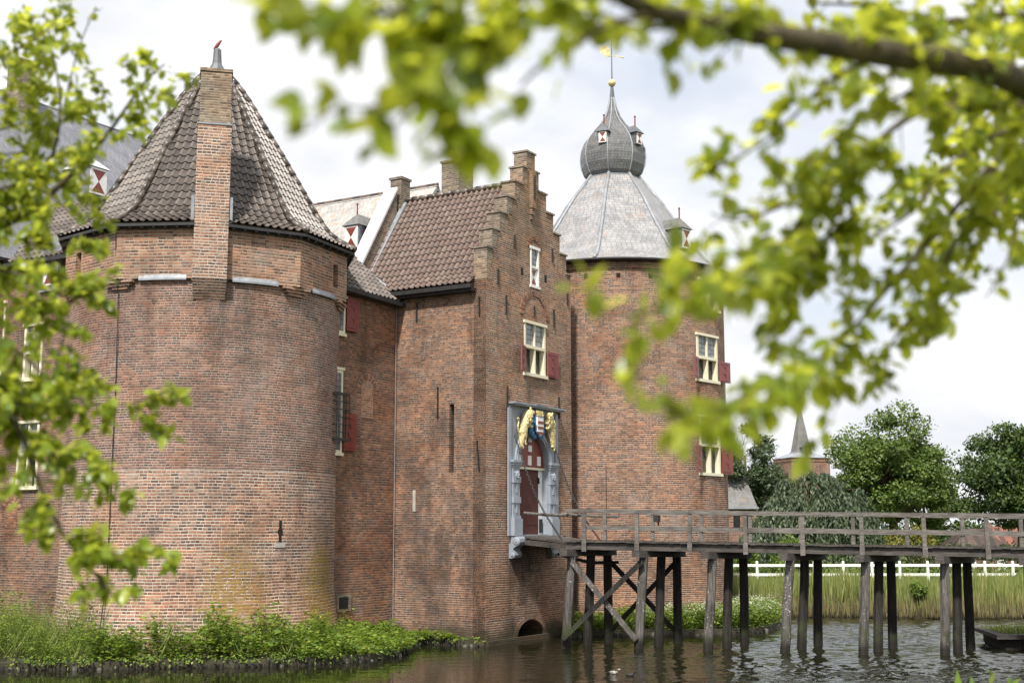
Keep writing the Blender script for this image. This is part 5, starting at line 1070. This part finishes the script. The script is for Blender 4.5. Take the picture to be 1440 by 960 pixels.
def tree(name, c, base_z, rad, nclump, per, mat, lab, leaf=.3, squash=.42, sun_bias=.25, bark='bark', group=None, clump=.36, seed=0):
    g = np.random.default_rng(seed); c = Vector(c); t = thing(name, (c.x, c.y, base_z), lab, 'tree', group)
    cl = []
    while len(cl) < nclump:
        q = g.normal(size=3); q /= np.linalg.norm(q); r_ = g.uniform(.25, 1.0) ** .55
        q = q * r_
        if q[2] < -.62: continue
        cl.append(q * np.array(rad) * (1 + .13 * math.sin(5 * math.atan2(q[1], q[0]) + seed) + .10 * math.sin(7 * q[2] + seed)))
    cl = np.array(cl); P, Nrm = [], []
    for q in cl:
        s_ = min(rad) * clump * g.uniform(.45, 1.1); d_ = unit(g.normal(size=(per, 3))); d_[:, 2] *= .75; d_[:, 2] += .12; P.append(q + d_ * s_ * g.uniform(.55, 1.08, (per, 1))); Nrm.append(d_)
    P = np.concatenate(P) + np.array(c); Nrm = np.concatenate(Nrm); m = len(P); rd = unit(g.normal(size=(m, 3)))
    leaves('crown', P, rd + Nrm * .4, Nrm + rd * .7 + np.array((0, 0, .5)), g.uniform(.6, 1.3, m) * leaf, g.uniform(.45, .9, m) * leaf, mat, t)
    mb = MB(); top = c + UP * rad[2] * .35; tr = rad[0] * .055 + .08; mb.tube([(c.x, c.y, base_z - .4), (c.x + .1, c.y, base_z + (c.z - base_z) * .5), top], [tr * 1.3, tr, tr * .35], 9)
    trunk = mb.build('trunk', M[bark], t, smooth=True); mb = MB()
    for q in cl[::2]: st = Vector((c.x + .05, c.y, base_z + (c.z - base_z) * g.uniform(.45, 1.0))); en = c + Vector(q); md = st.lerp(en, .5) + UP * .25; mb.tube([st, md, en], [tr * .45, tr * .28, tr * .08], 5)
    mb.build('limb', M[bark], trunk, smooth=True); return t
q = at(1252, 672, 108); tree('lime_tree', q, .9, (5.0, 4.5, 5.3), 95, 400, M['lime'], 'broad green tree with rounded crown between church tower and oak', .29, clump=.32, seed=3)
q = at(1338, 700, 112); tree('lime_tree', (q.x - 1.5, q.y + 3, 5.2), .9, (3.6, 3.4, 3.0), 30, 180, M['lime'], 'lower green tree filling the gap beside the oak', .32, seed=31)
q = at(1432, 676, 86); tree('oak_tree', q, .9, (4.3, 4.0, 4.0), 80, 360, M['oak'], 'dark oak with ragged crown over the end of the bridge', .25, seed=5)
q = at(1510, 676, 92); tree('oak_tree', q, .9, (5, 4, 4.6), 50, 200, M['oak'], 'second dark oak, taller and standing past the ragged one', .32, seed=15)
q = at(1048, 668, 100); tree('willow_tree', q, .9, (3.1, 3.2, 4.4), 44, 230, M['grey_leaf'], 'grey green tree growing close behind the domed tower', .28, seed=7)
q = at(1090, 700, 140); tree('lime_tree', (q.x + 3, q.y + 20, 6.5), .9, (8, 5, 4.5), 40, 150, M['oak'], 'distant dark tree low behind the church', .5, seed=9)
for k_, (px, Y, rx, rz, lab) in enumerate(((1190, 128, 5.5, 2.6, 'low dark thicket far behind the weeping beech'), (1290, 132, 5.5, 2.4, 'low dark thicket far behind the golden shrub'), (1370, 130, 5.0, 2.8, 'low dark thicket behind the brown roofed cottage'), (1450, 128, 5.0, 2.6, 'low dark thicket behind the orange tiled cottage'))):
    q = at(px, 735, Y); bush('thicket', (q.x, q.y, 3.0), (rx, 2.2, rz), 3600, M['oak'], lab, 'thicket', .34)
# bare tree
q = at(1052, 640, 118); bt = thing('bare_tree', (q.x, q.y, .9), 'leafless tree with fine grey twigs above the grey green tree', 'tree'); mb = MB(); mb.tube([(q.x, q.y, .5), (q.x + .1, q.y, 5), (q.x + .2, q.y, 8)], [.3, .24, .12], 7); mb.build('trunk', M['bark_grey'], bt); mb = MB()
def twig(p, d, l, r_, k):
    e = p + d * l; mb.tube([p, p.lerp(e, .5) + Vector((random.gauss(0, .05), 0, random.gauss(0, .05))) * l, e], [r_, r_ * .8, r_ * .55], 4)
    if k: [twig(e if random.random() < .5 else p.lerp(e, .7), (d + Vector((random.gauss(0, .5), random.gauss(0, .35), random.gauss(.1, .4)))).normalized(), l * random.uniform(.6, .85), r_ * .6, k - 1) for _ in range(3)]
for i in range(6): twig(Vector((q.x + .15, q.y, 5 + i * .5)), Vector((random.uniform(-.7, 1.), random.uniform(-.4, .4), random.uniform(.5, 1))).normalized(), 2.4, .09, 4)
mb.build('twig', M['bark_grey'], bt)
# weeping beech: strands hanging from arching limbs
q = at(1140, 745, 90); wb = thing('weeping_beech', (q.x, q.y, .9), 'wide weeping beech with hanging curtains of dark leaves below the church', 'tree'); P, Dd, Nd = [], [], []; mb = MB()
heads = [(-3.6, 0, 3.9), (-2.6, -.6, 5.3), (-1.6, .2, 6.6), (-1.2, -1.2, 5.6), (-.2, -.4, 7.2), (.9, -.6, 7.0), (.5, -1.4, 5.4), (1.9, 0, 6.6), (2.6, -.9, 5.6), (3.5, 0, 5.9), (4.3, .3, 4.4), (-3.1, -1.2, 3.4), (1.6, -1.8, 4.4), (3.4, -1.2, 4.2), (-.6, -1.9, 4.2), (-4.2, .4, 3.0), (-2.0, -1.9, 3.7)]
for hx, hy, hz in heads:
    hd = Vector((q.x + hx, q.y + hy, hz + .9)); mb.tube([(q.x, q.y, 3), (q.x + hx * .5, q.y + hy * .5, hz + .9), hd], [.12, .07, .03], 5)
    for _ in range(26):
        a = random.uniform(0, 6.28); r_ = random.uniform(.15, 1.25); sx, sy = math.cos(a) * r_, math.sin(a) * r_ - .2; top = hd + Vector((sx * .5, sy * .5, -.25 * r_ ** 2 + random.uniform(-.1, .2))); ln = random.uniform(1.8, 4.6)
        k = int(ln * 9)
        for i in range(k):
            f = i / k; p = top + Vector((sx * .75 * min(1, f * 2.2), sy * .75 * min(1, f * 2.2), -ln * f ** 1.15))
            if p.z < 1.0: break
            P.append((p.x + random.gauss(0, .05), p.y + random.gauss(0, .05), p.z)); Dd.append((random.gauss(0, .4) + sx * .2, random.gauss(0, .4), -1)); Nd.append((sx + random.gauss(0, .4), sy - .4 + random.gauss(0, .4), .5))
m = len(P); leaves('crown', np.array(P), np.array(Dd), np.array(Nd), rng.uniform(.22, .42, m), rng.uniform(.10, .18, m), M['weep'], wb); tk_ = MB(); tk_.tube([(q.x, q.y, .5), (q.x, q.y, 3.2)], [.4, .3], 9); trk = tk_.build('trunk', M['bark'], wb); mb.build('limb', M['bark'], trk)
q = at(1285, 735, 84); bush('golden_shrub', (q.x, q.y, 2.7), (2.3, 1.6, 2.4), 2600, M['yellow_leaf'], 'yellow green shrub standing in front of the broad green tree', 'shrub', .22)
q = at(1338, 758, 82); bush('golden_shrub', (q.x, q.y, 1.9), (1.3, 1.2, 1.3), 900, M['fresh_leaf'], 'small green shrub right beside the yellow green one', 'shrub', .2)
q = at(1120, 750, 77); bush('light_shrub', (q.x, q.y, 2.4), (1.6, 1.3, 2.0), 1800, M['fresh_leaf'], 'bright lime green shrub in front of the weeping beech', 'shrub', .2)
q = at(1046, 752, 78); bush('light_shrub', (q.x, q.y, 2.2), (1.3, 1.1, 1.5), 900, M['fresh_leaf'], 'lime green shrub low beside the foot of the domed tower', 'shrub', .2)
q = ground(1303, 858, .4); bush('waterside_shrub', (q.x, 60.3, 1.1), (.75, .5, .8), 420, M['fresh_leaf'], 'small broad-leaved shrub among the reeds at the water', 'shrub', .15)
hd = thing('hedge', (28, 79.5, .9), 'long clipped dark hedge behind the white fence', 'hedge'); n = 15000; P = np.stack([rng.uniform(9, 62, n), 79 + rng.uniform(0, 1.4, n), .9 + rng.random(n) ** .7 * 2.2], 1); P[:, 1] -= .25 * np.sin(P[:, 0] * 1.3); P[:, 2] += .12 * np.sin(P[:, 0] * 2.1)
leaves('foliage', P, rdir(n), rdir(n) + np.array((0, -1, .6)), rng.uniform(.12, .24, n), rng.uniform(.08, .16, n), M['hedge'], hd)
n = 5200; P = np.stack([rng.uniform(9, 62, n), 77.2 + rng.uniform(0, .9, n), .85 + rng.random(n) ** .7 * .95], 1); h2 = thing('hedge', (28, 77.6, .9), 'low light green border of plants just behind the white fence', 'hedge'); leaves('foliage', P, rdir(n), rdir(n) + np.array((0, -1, .6)), rng.uniform(.12, .24, n), rng.uniform(.08, .16, n), M['fresh_leaf'], h2)
wf = thing('white_fence', (28, 74, .9), 'white two-rail wooden fence along the meadow beyond the reeds', 'fence'); FY0 = 74.0
def fy(x): return FY0 + .02 * (x - 20)
for z in (1.5, 2.02): mb = MB(); mb.beam((8, fy(8), z), (62, fy(62), z), .05, .15); mb.build('rail', M['white'], wf)
for x in np.arange(9.1, 62, 1.62):
    mb = MB(); x2 = x + random.uniform(-.05, .05); mb.beam((x2, fy(x2) - .07, .6), (x2, fy(x2) - .07, 2.2), .13, .13, Vector((0, 1, 0))); mb.lathe((x2, fy(x2) - .07, 2.2), [(.09, 0), (.09, .03), (.01, .08)], 4, PI / 4); mb.build('post', M['white'], wf)
# church
CY = 175; q0, q1 = at(1107, 643, CY), at(1160, 643, CY); cx = (q0.x + q1.x) / 2; cw = 2.85; cz = q0.z
ch = thing('church', (cx, CY + 3, .9), 'brick church tower with slim grey spire rising above the weeping beech', 'church'); mb = MB(); ca = R(14)
M['brick_far'] = brick('far church brick', PAL_PURP, .12, .3, (.40, .34, .29), .02, .4)
def rot(x, y, z=0.): return Vector((cx + x * math.cos(ca) - y * math.sin(ca), CY + 3 + x * math.sin(ca) + y * math.cos(ca), z))
ex, ey = rot(1, 0) - rot(0, 0), rot(0, 1) - rot(0, 0); mb.box(rot(-cw, -cw, .5), ex * 2 * cw, ey * 2 * cw, UP * (cz - .5)); mb.box(rot(-cw - .1, -cw - .1, cz - .5), ex * (2 * cw + .2), ey * (2 * cw + .2), UP * .2); mb.build('tower', M['brick_far'], ch)
mb = MB()
for e in (-1.5, -.5, .5, 1.5): mb.box(rot(e - .18, -cw - .06, cz - 2.1), ex * .36, ey * .1, UP * 1.2); mb.box(rot(cw - .04, e - .18, cz - 2.1), ex * .1, ey * .36, UP * 1.2)
build_each(mb, 'belfry_niche', M['brick_dark'], ch, 6)
mb = MB(); mb.lathe(rot(0, 0), [(cw * 1.5, cz), (1.75, cz + .75), (1.45, cz + 1.0), (.06, cz + 7.6)], 4, ca + PI / 4); sp = mb.build('spire', M['slate_far'], ch); mb = MB(); mb.lathe(rot(0, 0), [(cw * 1.51, cz + .0), (1.77, cz + .76)], 4, ca + PI / 4, caps=False); mb.build('spire_skirt', M['lead'], sp)
mb = MB(); mb.tube([rot(0, 0, cz + 7.5), rot(0, 0, cz + 9.6)], [.06, .04], 5); mb.beam(rot(-.4, 0, cz + 8.9), rot(.4, 0, cz + 8.9), .06, .06); mb.ell(rot(0, 0, cz + 7.7), (.15, 0, 0), (0, .15, 0), (0, 0, .15), 8, 6); mb.build('spire_cross', M['iron'], sp)
mb = MB(); mb.box(rot(-.55, -1.9, cz + .5), ex * 1.1, ey * 1.2, UP * 1.0); P = [rot(-.7, -2.0, cz + 1.5), rot(.7, -2.0, cz + 1.5), rot(0, -2.0, cz + 2.4)]; Q = [p + ey * 1.6 for p in P]; mb.face(P); mb.face(Q[::-1]); [mb.face([P[i], P[(i + 1) % 3], Q[(i + 1) % 3], Q[i]]) for i in range(3)]; mb.build('spire_dormer', M['slate_dark'], sp)
# house behind the domed tower
HY = 96; a = at(1018, 712, HY); b = at(1061, 712, HY); hs = thing('house', (a.x, HY + 3, .9), 'brick house with mossy grey roof just past the domed tower wall', 'house'); mb = MB(); mb.box((a.x - 5, HY, .5), (b.x - a.x + 5, 0, 0), (0, 7, 0), (0, 0, a.z - .5)); mb.build('wall', M['brick_far'], hs)
mb = MB(); tp = at(1040, 652, HY + 3.5); slab(mb, Vector((a.x - 5, HY - .3, a.z - .1)), Vector((b.x + .2, HY - .3, a.z - .1)), Vector((tp.x, HY + 3.5, tp.z)), Vector((a.x - 5, HY + 3.5, tp.z))); slab(mb, Vector((a.x - 5, HY + 7.3, a.z - .1)), Vector((b.x + .2, HY + 7.3, a.z - .1)), Vector((tp.x, HY + 3.5, tp.z)), Vector((a.x - 5, HY + 3.5, tp.z))); mb.face([(b.x + .2, HY - .3, a.z - .1), (b.x + .2, HY + 7.3, a.z - .1), (tp.x, HY + 3.5, tp.z)]); mb.build('roof', M['slate_far'], hs)
mb = MB(); mb.beam((a.x - 5, HY - .35, a.z - .1), (b.x + .25, HY - .35, a.z - .1), .12, .14); mb.build('gutter', M['lead'], hs); mb = MB(); [mb.box((b.x - 1.6 + k * .9, HY - .03, a.z - 1.5), (.5, 0, 0), (0, .02, 0), (0, 0, .9)) for k in range(2)]; build_each(mb, 'window', M['glass_dark'], hs, 6)
def cottage(px, py, Y, w_, hz, rz, lab, rm):
    q = at(px, py, Y); t = thing('cottage', (q.x, Y + 2, .9), lab, 'house', None); m = MB(); m.box((q.x - w_ / 2, Y, .5), (w_, 0, 0), (0, 5, 0), (0, 0, hz - .5)); m.build('wall', M['brick_far'], t)
    m = MB(); e = .3; slab(m, Vector((q.x - w_ / 2 - e, Y - e, hz - .15)), Vector((q.x + w_ / 2 + e, Y - e, hz - .15)), Vector((q.x + w_ / 2 - 1.3, Y + 2.5, rz)), Vector((q.x - w_ / 2 + 1.3, Y + 2.5, rz))); slab(m, Vector((q.x - w_ / 2 - e, Y + 5 + e, hz - .15)), Vector((q.x + w_ / 2 + e, Y + 5 + e, hz - .15)), Vector((q.x + w_ / 2 - 1.3, Y + 2.5, rz)), Vector((q.x - w_ / 2 + 1.3, Y + 2.5, rz)))
    for sg in (-1, 1): m.face([(q.x + sg * (w_ / 2 + e), Y - e, hz - .15), (q.x + sg * (w_ / 2 + e), Y + 5 + e, hz - .15), (q.x + sg * (w_ / 2 - 1.3), Y + 2.5, rz)])
    m.build('roof', rm, t); m = MB(); [m.box((q.x + k, Y - .03, hz - 1.3), (.7, 0, 0), (0, .02, 0), (0, 0, .9)) for k in (-1.5, .8)]; build_each(m, 'window', M['white'], t, 6); m = MB(); m.box((q.x + w_ * .2, Y + 2.2, rz - .4), (.5, 0, 0), (0, .5, 0), (0, 0, 1.0)); m.build('chimney', M['brick_far'], t)
cottage(1385, 740, 98, 4.4, 2.3, 4.0, 'small cottage with dark brown roof seen through the bridge railing', M['tile_dull']); cottage(1432, 740, 101, 5.0, 2.4, 4.2, 'cottage with bright orange tiled roof seen through the bridge railing', M['tile_far'])
# ------------------------------------------------------------------ overhanging trees near the camera
def bough(pts): return [at(px, py, y) for px, py, y in pts]
def smooth_line(P, k=5):
    out = []
    for i in range(len(P) - 1):
        p0, p1, p2, p3 = P[max(i - 1, 0)], P[i], P[i + 1], P[min(i + 2, len(P) - 1)]
        for j in range(k): t = j / k; out.append(.5 * ((2 * p1) + (p2 - p0) * t + (2 * p0 - 5 * p1 + 4 * p2 - p3) * t * t + (3 * p1 - p0 - 3 * p2 + p3) * t ** 3))
    return out + [P[-1]]
def near_tree(name, root, lab, trunk_pts, trunk_r, boughs, mat, leaf, seed):
    g = np.random.default_rng(seed); t = thing(name, root, lab, 'tree'); mb = MB(); mb.tube(smooth_line([Vector(p) for p in trunk_pts]), list(np.linspace(*trunk_r, (len(trunk_pts) - 1) * 5 + 1)), 10); tr = mb.build('trunk', M['bark'], t, smooth=True)
    bm_ = MB(); P, Dd, Nd, L_ = [], [], [], []
    for pts, r0, r1, dens, spread, lf in boughs:
        B = smooth_line(bough(pts)); bm_.tube(B, list(np.linspace(r0, r1, len(B))), 6); f = polyfun(B); n = int(f.T * dens); ntw = max(1, int(f.T / .055))
        def put(p, d, k):
            nonlocal P
            for _ in range(k):
                dd = Vector(g.normal(size=3)) * .8 + d * .5 + Vector((0, 0, -.35)); P.append(tuple(p + Vector(g.normal(size=3)) * .012)); Dd.append(tuple(dd)); Nd.append(tuple(Vector(g.normal(size=3)) * .55 + Vector((0, -.25, .9)))); L_.append(leaf * lf * g.uniform(.6, 1.2))
        if dens <= 0: continue
        for i in range(ntw):             # side twigs carrying the leaves
            x = f.T * (i + g.random()) / ntw; p = f(x); d = (f(x + .05) - f(x - .05)).normalized(); sd = Vector(g.normal(size=3)); sd = (sd - d * sd.dot(d)).normalized(); ln = spread * g.uniform(.25, 1.0); e = p + (sd * .9 + d * .5 + Vector((0, 0, -.12))).normalized() * ln
            bm_.tube([p, p.lerp(e, .5) + Vector(g.normal(size=3)) * .01, e], [max(r1 * .5, .0016), .0015, .001], 4); k = max(2, int(n / ntw))
            for j in range(k): put(p.lerp(e, g.random() ** .7), (e - p).normalized(), 1)
    bm_.build('branch', M['bark'], tr, smooth=True); leaves('foliage', np.array(P), np.array(Dd), np.array(Nd), np.array(L_), np.array(L_) * .62, mat, t, LEAF8); return t
RB = [  # points (photo x, photo y, distance), start radius, end radius, leaves per metre, side twig length, leaf scale
    ([(1760, 260, 3.3), (1500, 150, 3.1), (1390, 98, 2.9), (1250, 76, 2.7), (1120, 56, 2.55), (1000, 36, 2.4), (900, 8, 2.2), (800, -40, 2.1), (640, -60, 1.95)], .044, .009, 60, .12, 1.),
    ([(940, 18, 2.25), (870, 30, 2.15), (800, 66, 2.05), (755, 98, 2.0), (733, 120, 1.95)], .007, .003, 22, .06, .9),
    ([(800, -40, 2.1), (720, 0, 1.95), (660, 50, 1.9), (635, 90, 1.85), (620, 140, 1.85), (625, 190, 1.85)], .006, .002, 130, .10, 1.1),
    ([(720, -10, 1.95), (600, 10, 1.9), (520, 20, 1.85), (440, 10, 1.85), (380, 15, 1.85)], .005, .002, 120, .09, 1.0),
    ([(650, 60, 1.9), (590, 120, 1.85), (530, 150, 1.85), (470, 155, 1.85), (432, 185, 1.85)], .004, .0015, 50, .06, 1.0),
    ([(690, 10, 1.92), (690, 40, 1.9), (680, 80, 1.88)], .004, .0015, 110, .08, 1.0),
    ([(580, 10, 1.9), (570, 60, 1.88), (600, 110, 1.88)], .004, .0015, 110, .09, 1.1),
    ([(650, 90, 1.85), (632, 150, 1.85), (630, 205, 1.85), (640, 238, 1.85)], .004, .0015, 75, .045, 1.15),
    ([(520, 20, 1.85), (500, 60, 1.85), (490, 90, 1.85)], .003, .0015, 50, .05, 1.0),
    ([(620, 110, 1.86), (560, 170, 1.85), (530, 205, 1.85)], .003, .0015, 22, .04, 1.0),
    ([(1000, 36, 2.4), (900, 40, 2.3), (850, 20, 2.3), (780, 10, 2.2)], .004, .002, 110, .09, .9),
    ([(1100, 50, 2.5), (1050, 20, 2.5), (980, 5, 2.4), (920, -10, 2.4)], .004, .002, 130, .10, .9),
    ([(1500, 150, 3.1), (1380, 150, 3.3), (1290, 160, 3.3), (1210, 220, 3.3), (1140, 290, 3.25), (1090, 360, 3.2), (1050, 420, 3.2)], .013, .004, 150, .18, 1.),
    ([(1500, 190, 3.3), (1400, 230, 3.5), (1330, 310, 3.5), (1270, 380, 3.4), (1210, 450, 3.4), (1160, 510, 3.3), (1180, 570, 3.3)], .012, .003, 120, .17, 1.),
    ([(1400, 235, 3.5), (1350, 330, 3.6), (1300, 420, 3.6), (1250, 490, 3.6), (1250, 550, 3.6)], .008, .002, 105, .15, 1.),
    ([(1520, 260, 3.4), (1440, 300, 3.5), (1415, 370, 3.5), (1385, 420, 3.5)], .006, .0015, 26, .10, .9),
    ([(1250, 76, 2.75), (1170, 110, 2.9), (1110, 170, 3.0), (1050, 215, 3.0), (990, 245, 3.0)], .007, .002, 105, .14, .95),
    ([(1170, 260, 3.3), (1100, 290, 3.2), (1040, 310, 3.2), (1000, 300, 3.2)], .005, .002, 95, .13, 1.),
    ([(1230, 200, 3.3), (1190, 280, 3.3), (1150, 350, 3.3), (1120, 400, 3.3)], .006, .002, 150, .17, 1.),
    ([(1110, 330, 3.2), (1040, 390, 2.6), (960, 425, 2.3), (890, 440, 2.2), (830, 432, 2.2)], .006, .002, 62, .09, 1.),
    ([(900, 438, 2.2), (895, 480, 2.2), (905, 540, 2.2)], .003, .0015, 45, .04, 1.),
    ([(930, 430, 2.3), (960, 400, 2.3), (975, 380, 2.3)], .003, .0015, 60, .06, 1.),
    ([(1160, 500, 3.2), (1090, 540, 2.7), (1020, 570, 2.4), (960, 575, 2.3), (925, 570, 2.3)], .005, .002, 75, .08, 1.),
    ([(1010, 572, 2.4), (1040, 600, 2.4), (1055, 620, 2.4)], .003, .0015, 60, .05, 1.),
    ([(1500, 40, 3.6), (1420, 20, 3.7), (1330, 30, 3.7), (1240, 10, 3.6), (1150, 5, 3.5)], .012, .004, 150, .20, 1.1),
    ([(1560, 150, 4.2), (1450, 130, 4.4), (1380, 170, 4.4), (1300, 220, 4.4)], .012, .004, 220, .26, 1.2),
    ([(1560, 220, 4.2), (1470, 230, 4.4), (1400, 280, 4.4), (1380, 330, 4.4)], .012, .004, 150, .24, 1.2),
    ([(1520, 90, 3.9), (1450, 75, 4.0), (1390, 100, 4.0), (1340, 140, 4.0)], .012, .004, 200, .24, 1.2)]
RB += [([(1500, 170, 3.6), (1400, 190, 3.6), (1330, 240, 3.6), (1280, 300, 3.6), (1230, 330, 3.6)], .01, .003, 150, .2, 1.),
       ([(1300, 120, 3.1), (1240, 150, 3.1), (1180, 190, 3.1), (1130, 240, 3.1)], .006, .002, 120, .16, 1.),
       ([(1460, 210, 3.8), (1400, 300, 3.8), (1350, 390, 3.8), (1300, 480, 3.7)], .008, .002, 110, .18, 1.),
       ([(1540, 20, 3.3), (1440, 40, 3.2), (1350, 60, 3.1), (1270, 50, 3.0), (1190, 30, 2.9)], .01, .003, 130, .18, 1.),
       ([(1200, 300, 3.3), (1140, 370, 3.3), (1100, 430, 3.2), (1080, 470, 3.2)], .005, .002, 110, .14, 1.)]
RB = [(p, a, b, d * 2.2 if d > 90 else d * 2.05 if d > 40 else d * 1.4, sp * 1.05, lf * .98) for p, a, b, d, sp, lf in RB]
near_tree('overhanging_tree', (2.9, 3.6, 2.2), 'tree with fresh lime green leaves and one thick limb hanging across the sky', [(2.75, 3.7, 1.9), (2.7, 3.6, 3.2), (2.45, 3.45, 4.4), (2.2, 3.4, 5.2), (2.1, 3.5, 6.4)], (.17, .08), RB, M['leaf_near'], .058, 21)
LB = [([(-420, 200, 5.3), (-120, 330, 5.4), (20, 310, 5.5), (90, 255, 5.5), (150, 190, 5.5), (200, 120, 5.5), (232, 90, 5.5)], .02, .003, 95, .26, 1.),
      ([(20, 312, 5.5), (70, 230, 5.6), (85, 150, 5.6), (75, 80, 5.6), (62, 15, 5.6)], .01, .003, 95, .26, 1.),
      ([(90, 150, 5.6), (110, 70, 5.6), (135, 10, 5.6)], .005, .002, 16, .08, .9),
      ([(-120, 120, 5.3), (-20, 90, 5.4), (40, 60, 5.4), (80, 30, 5.4)], .008, .002, 70, .22, 1.),
      ([(-200, 260, 5.2), (-40, 270, 5.3), (40, 260, 5.4), (90, 290, 5.4)], .01, .003, 110, .26, 1.),
      ([(-200, 330, 5.2), (-40, 370, 5.2), (40, 390, 5.2), (100, 420, 5.2), (125, 405, 5.2)], .01, .002, 110, .26, 1.),
      ([(-200, 420, 5.2), (-60, 450, 5.1), (20, 490, 5.1), (90, 550, 5.1), (160, 570, 5.1), (238, 548, 5.1)], .012, .002, 85, .2, 1.),
      ([(-150, 470, 5.1), (-30, 530, 5.0), (25, 600, 5.0), (55, 680, 5.0), (95, 760, 5.0), (140, 815, 5.0), (158, 835, 5.0)], .014, .003, 85, .20, 1.),
      ([(45, 640, 5.0), (100, 640, 5.0), (150, 660, 5.0), (185, 690, 5.0)], .004, .0015, 80, .13, 1.),
      ([(95, 755, 5.0), (150, 780, 5.0), (200, 775, 5.0), (228, 765, 5.0)], .004, .0015, 85, .12, 1.),
      ([(20, 500, 5.1), (20, 580, 5.1), (30, 630, 5.1)], .006, .002, 90, .2, 1.),
      ([(-100, 600, 5.0), (-20, 650, 5.0), (5, 720, 5.0)], .006, .002, 35, .12, 1.),
      ([(60, 400, 5.2), (90, 460, 5.2), (80, 520, 5.2), (110, 570, 5.2)], .006, .002, 90, .22, 1.)]
LB += [([(-120, 260, 5.6), (-30, 230, 5.7), (30, 215, 5.7), (100, 235, 5.7)], .006, .002, 60, .26, 1.), ([(-100, 420, 5.3), (-20, 400, 5.4), (40, 440, 5.4), (70, 500, 5.4)], .006, .002, 60, .26, 1.), ([(-100, 500, 5.3), (-20, 520, 5.3), (30, 545, 5.3), (80, 600, 5.3)], .006, .002, 60, .26, 1.),
       ([(-200, 180, 5.5), (-60, 190, 5.6), (10, 180, 5.6), (60, 160, 5.6)], .008, .002, 90, .26, 1.),
       ([(-160, 560, 5.0), (-60, 570, 5.0), (0, 560, 5.0), (50, 575, 5.0)], .008, .002, 85, .24, 1.),
       ([(20, 330, 5.3), (60, 350, 5.3), (90, 345, 5.3), (115, 330, 5.3)], .005, .002, 90, .2, 1.)]
LB = [(p, a, b, d * 6.0 if d > 40 else d * 1.4, sp * 1.1, lf * .92) for p, a, b, d, sp, lf in LB]
near_tree('overhanging_tree', (-4.1, 5.2, 2.2), 'small tree with twiggy leafy boughs reaching in beside the round tower', [(-4.0, 5.3, 1.9), (-3.95, 5.25, 3.2), (-3.6, 5.2, 4.6), (-3.3, 5.25, 6.0)], (.12, .05), LB, M['leaf_side'], .062, 22)
# reed shoots on the near bank
n = 60; P, Dd, Nd, L_ = [], [], [], []
for (px, py) in ((1345, 944), (1366, 956), (1418, 954)):
    b = at(px, py, 9.5)
    for _ in range(5): P.append((b.x + random.gauss(0, .05), b.y + random.gauss(0, .1), b.z - random.uniform(0, .3))); Dd.append((random.gauss(0, .5), random.gauss(0, .3), 1)); Nd.append((0, -1, .4)); L_.append(random.uniform(.06, .12))
    for k in range(3): P.append((b.x, b.y, b.z - .9 + .3 * k)); Dd.append((.03, 0, 1)); Nd.append((0, -1, 0)); L_.append(.32)
tag(leaves('bank_weeds', np.array(P), np.array(Dd), np.array(Nd), np.array(L_), np.array(L_) * .3, M['weed']), 'few blurred green shoots on the near bank', 'weeds', kind='stuff')
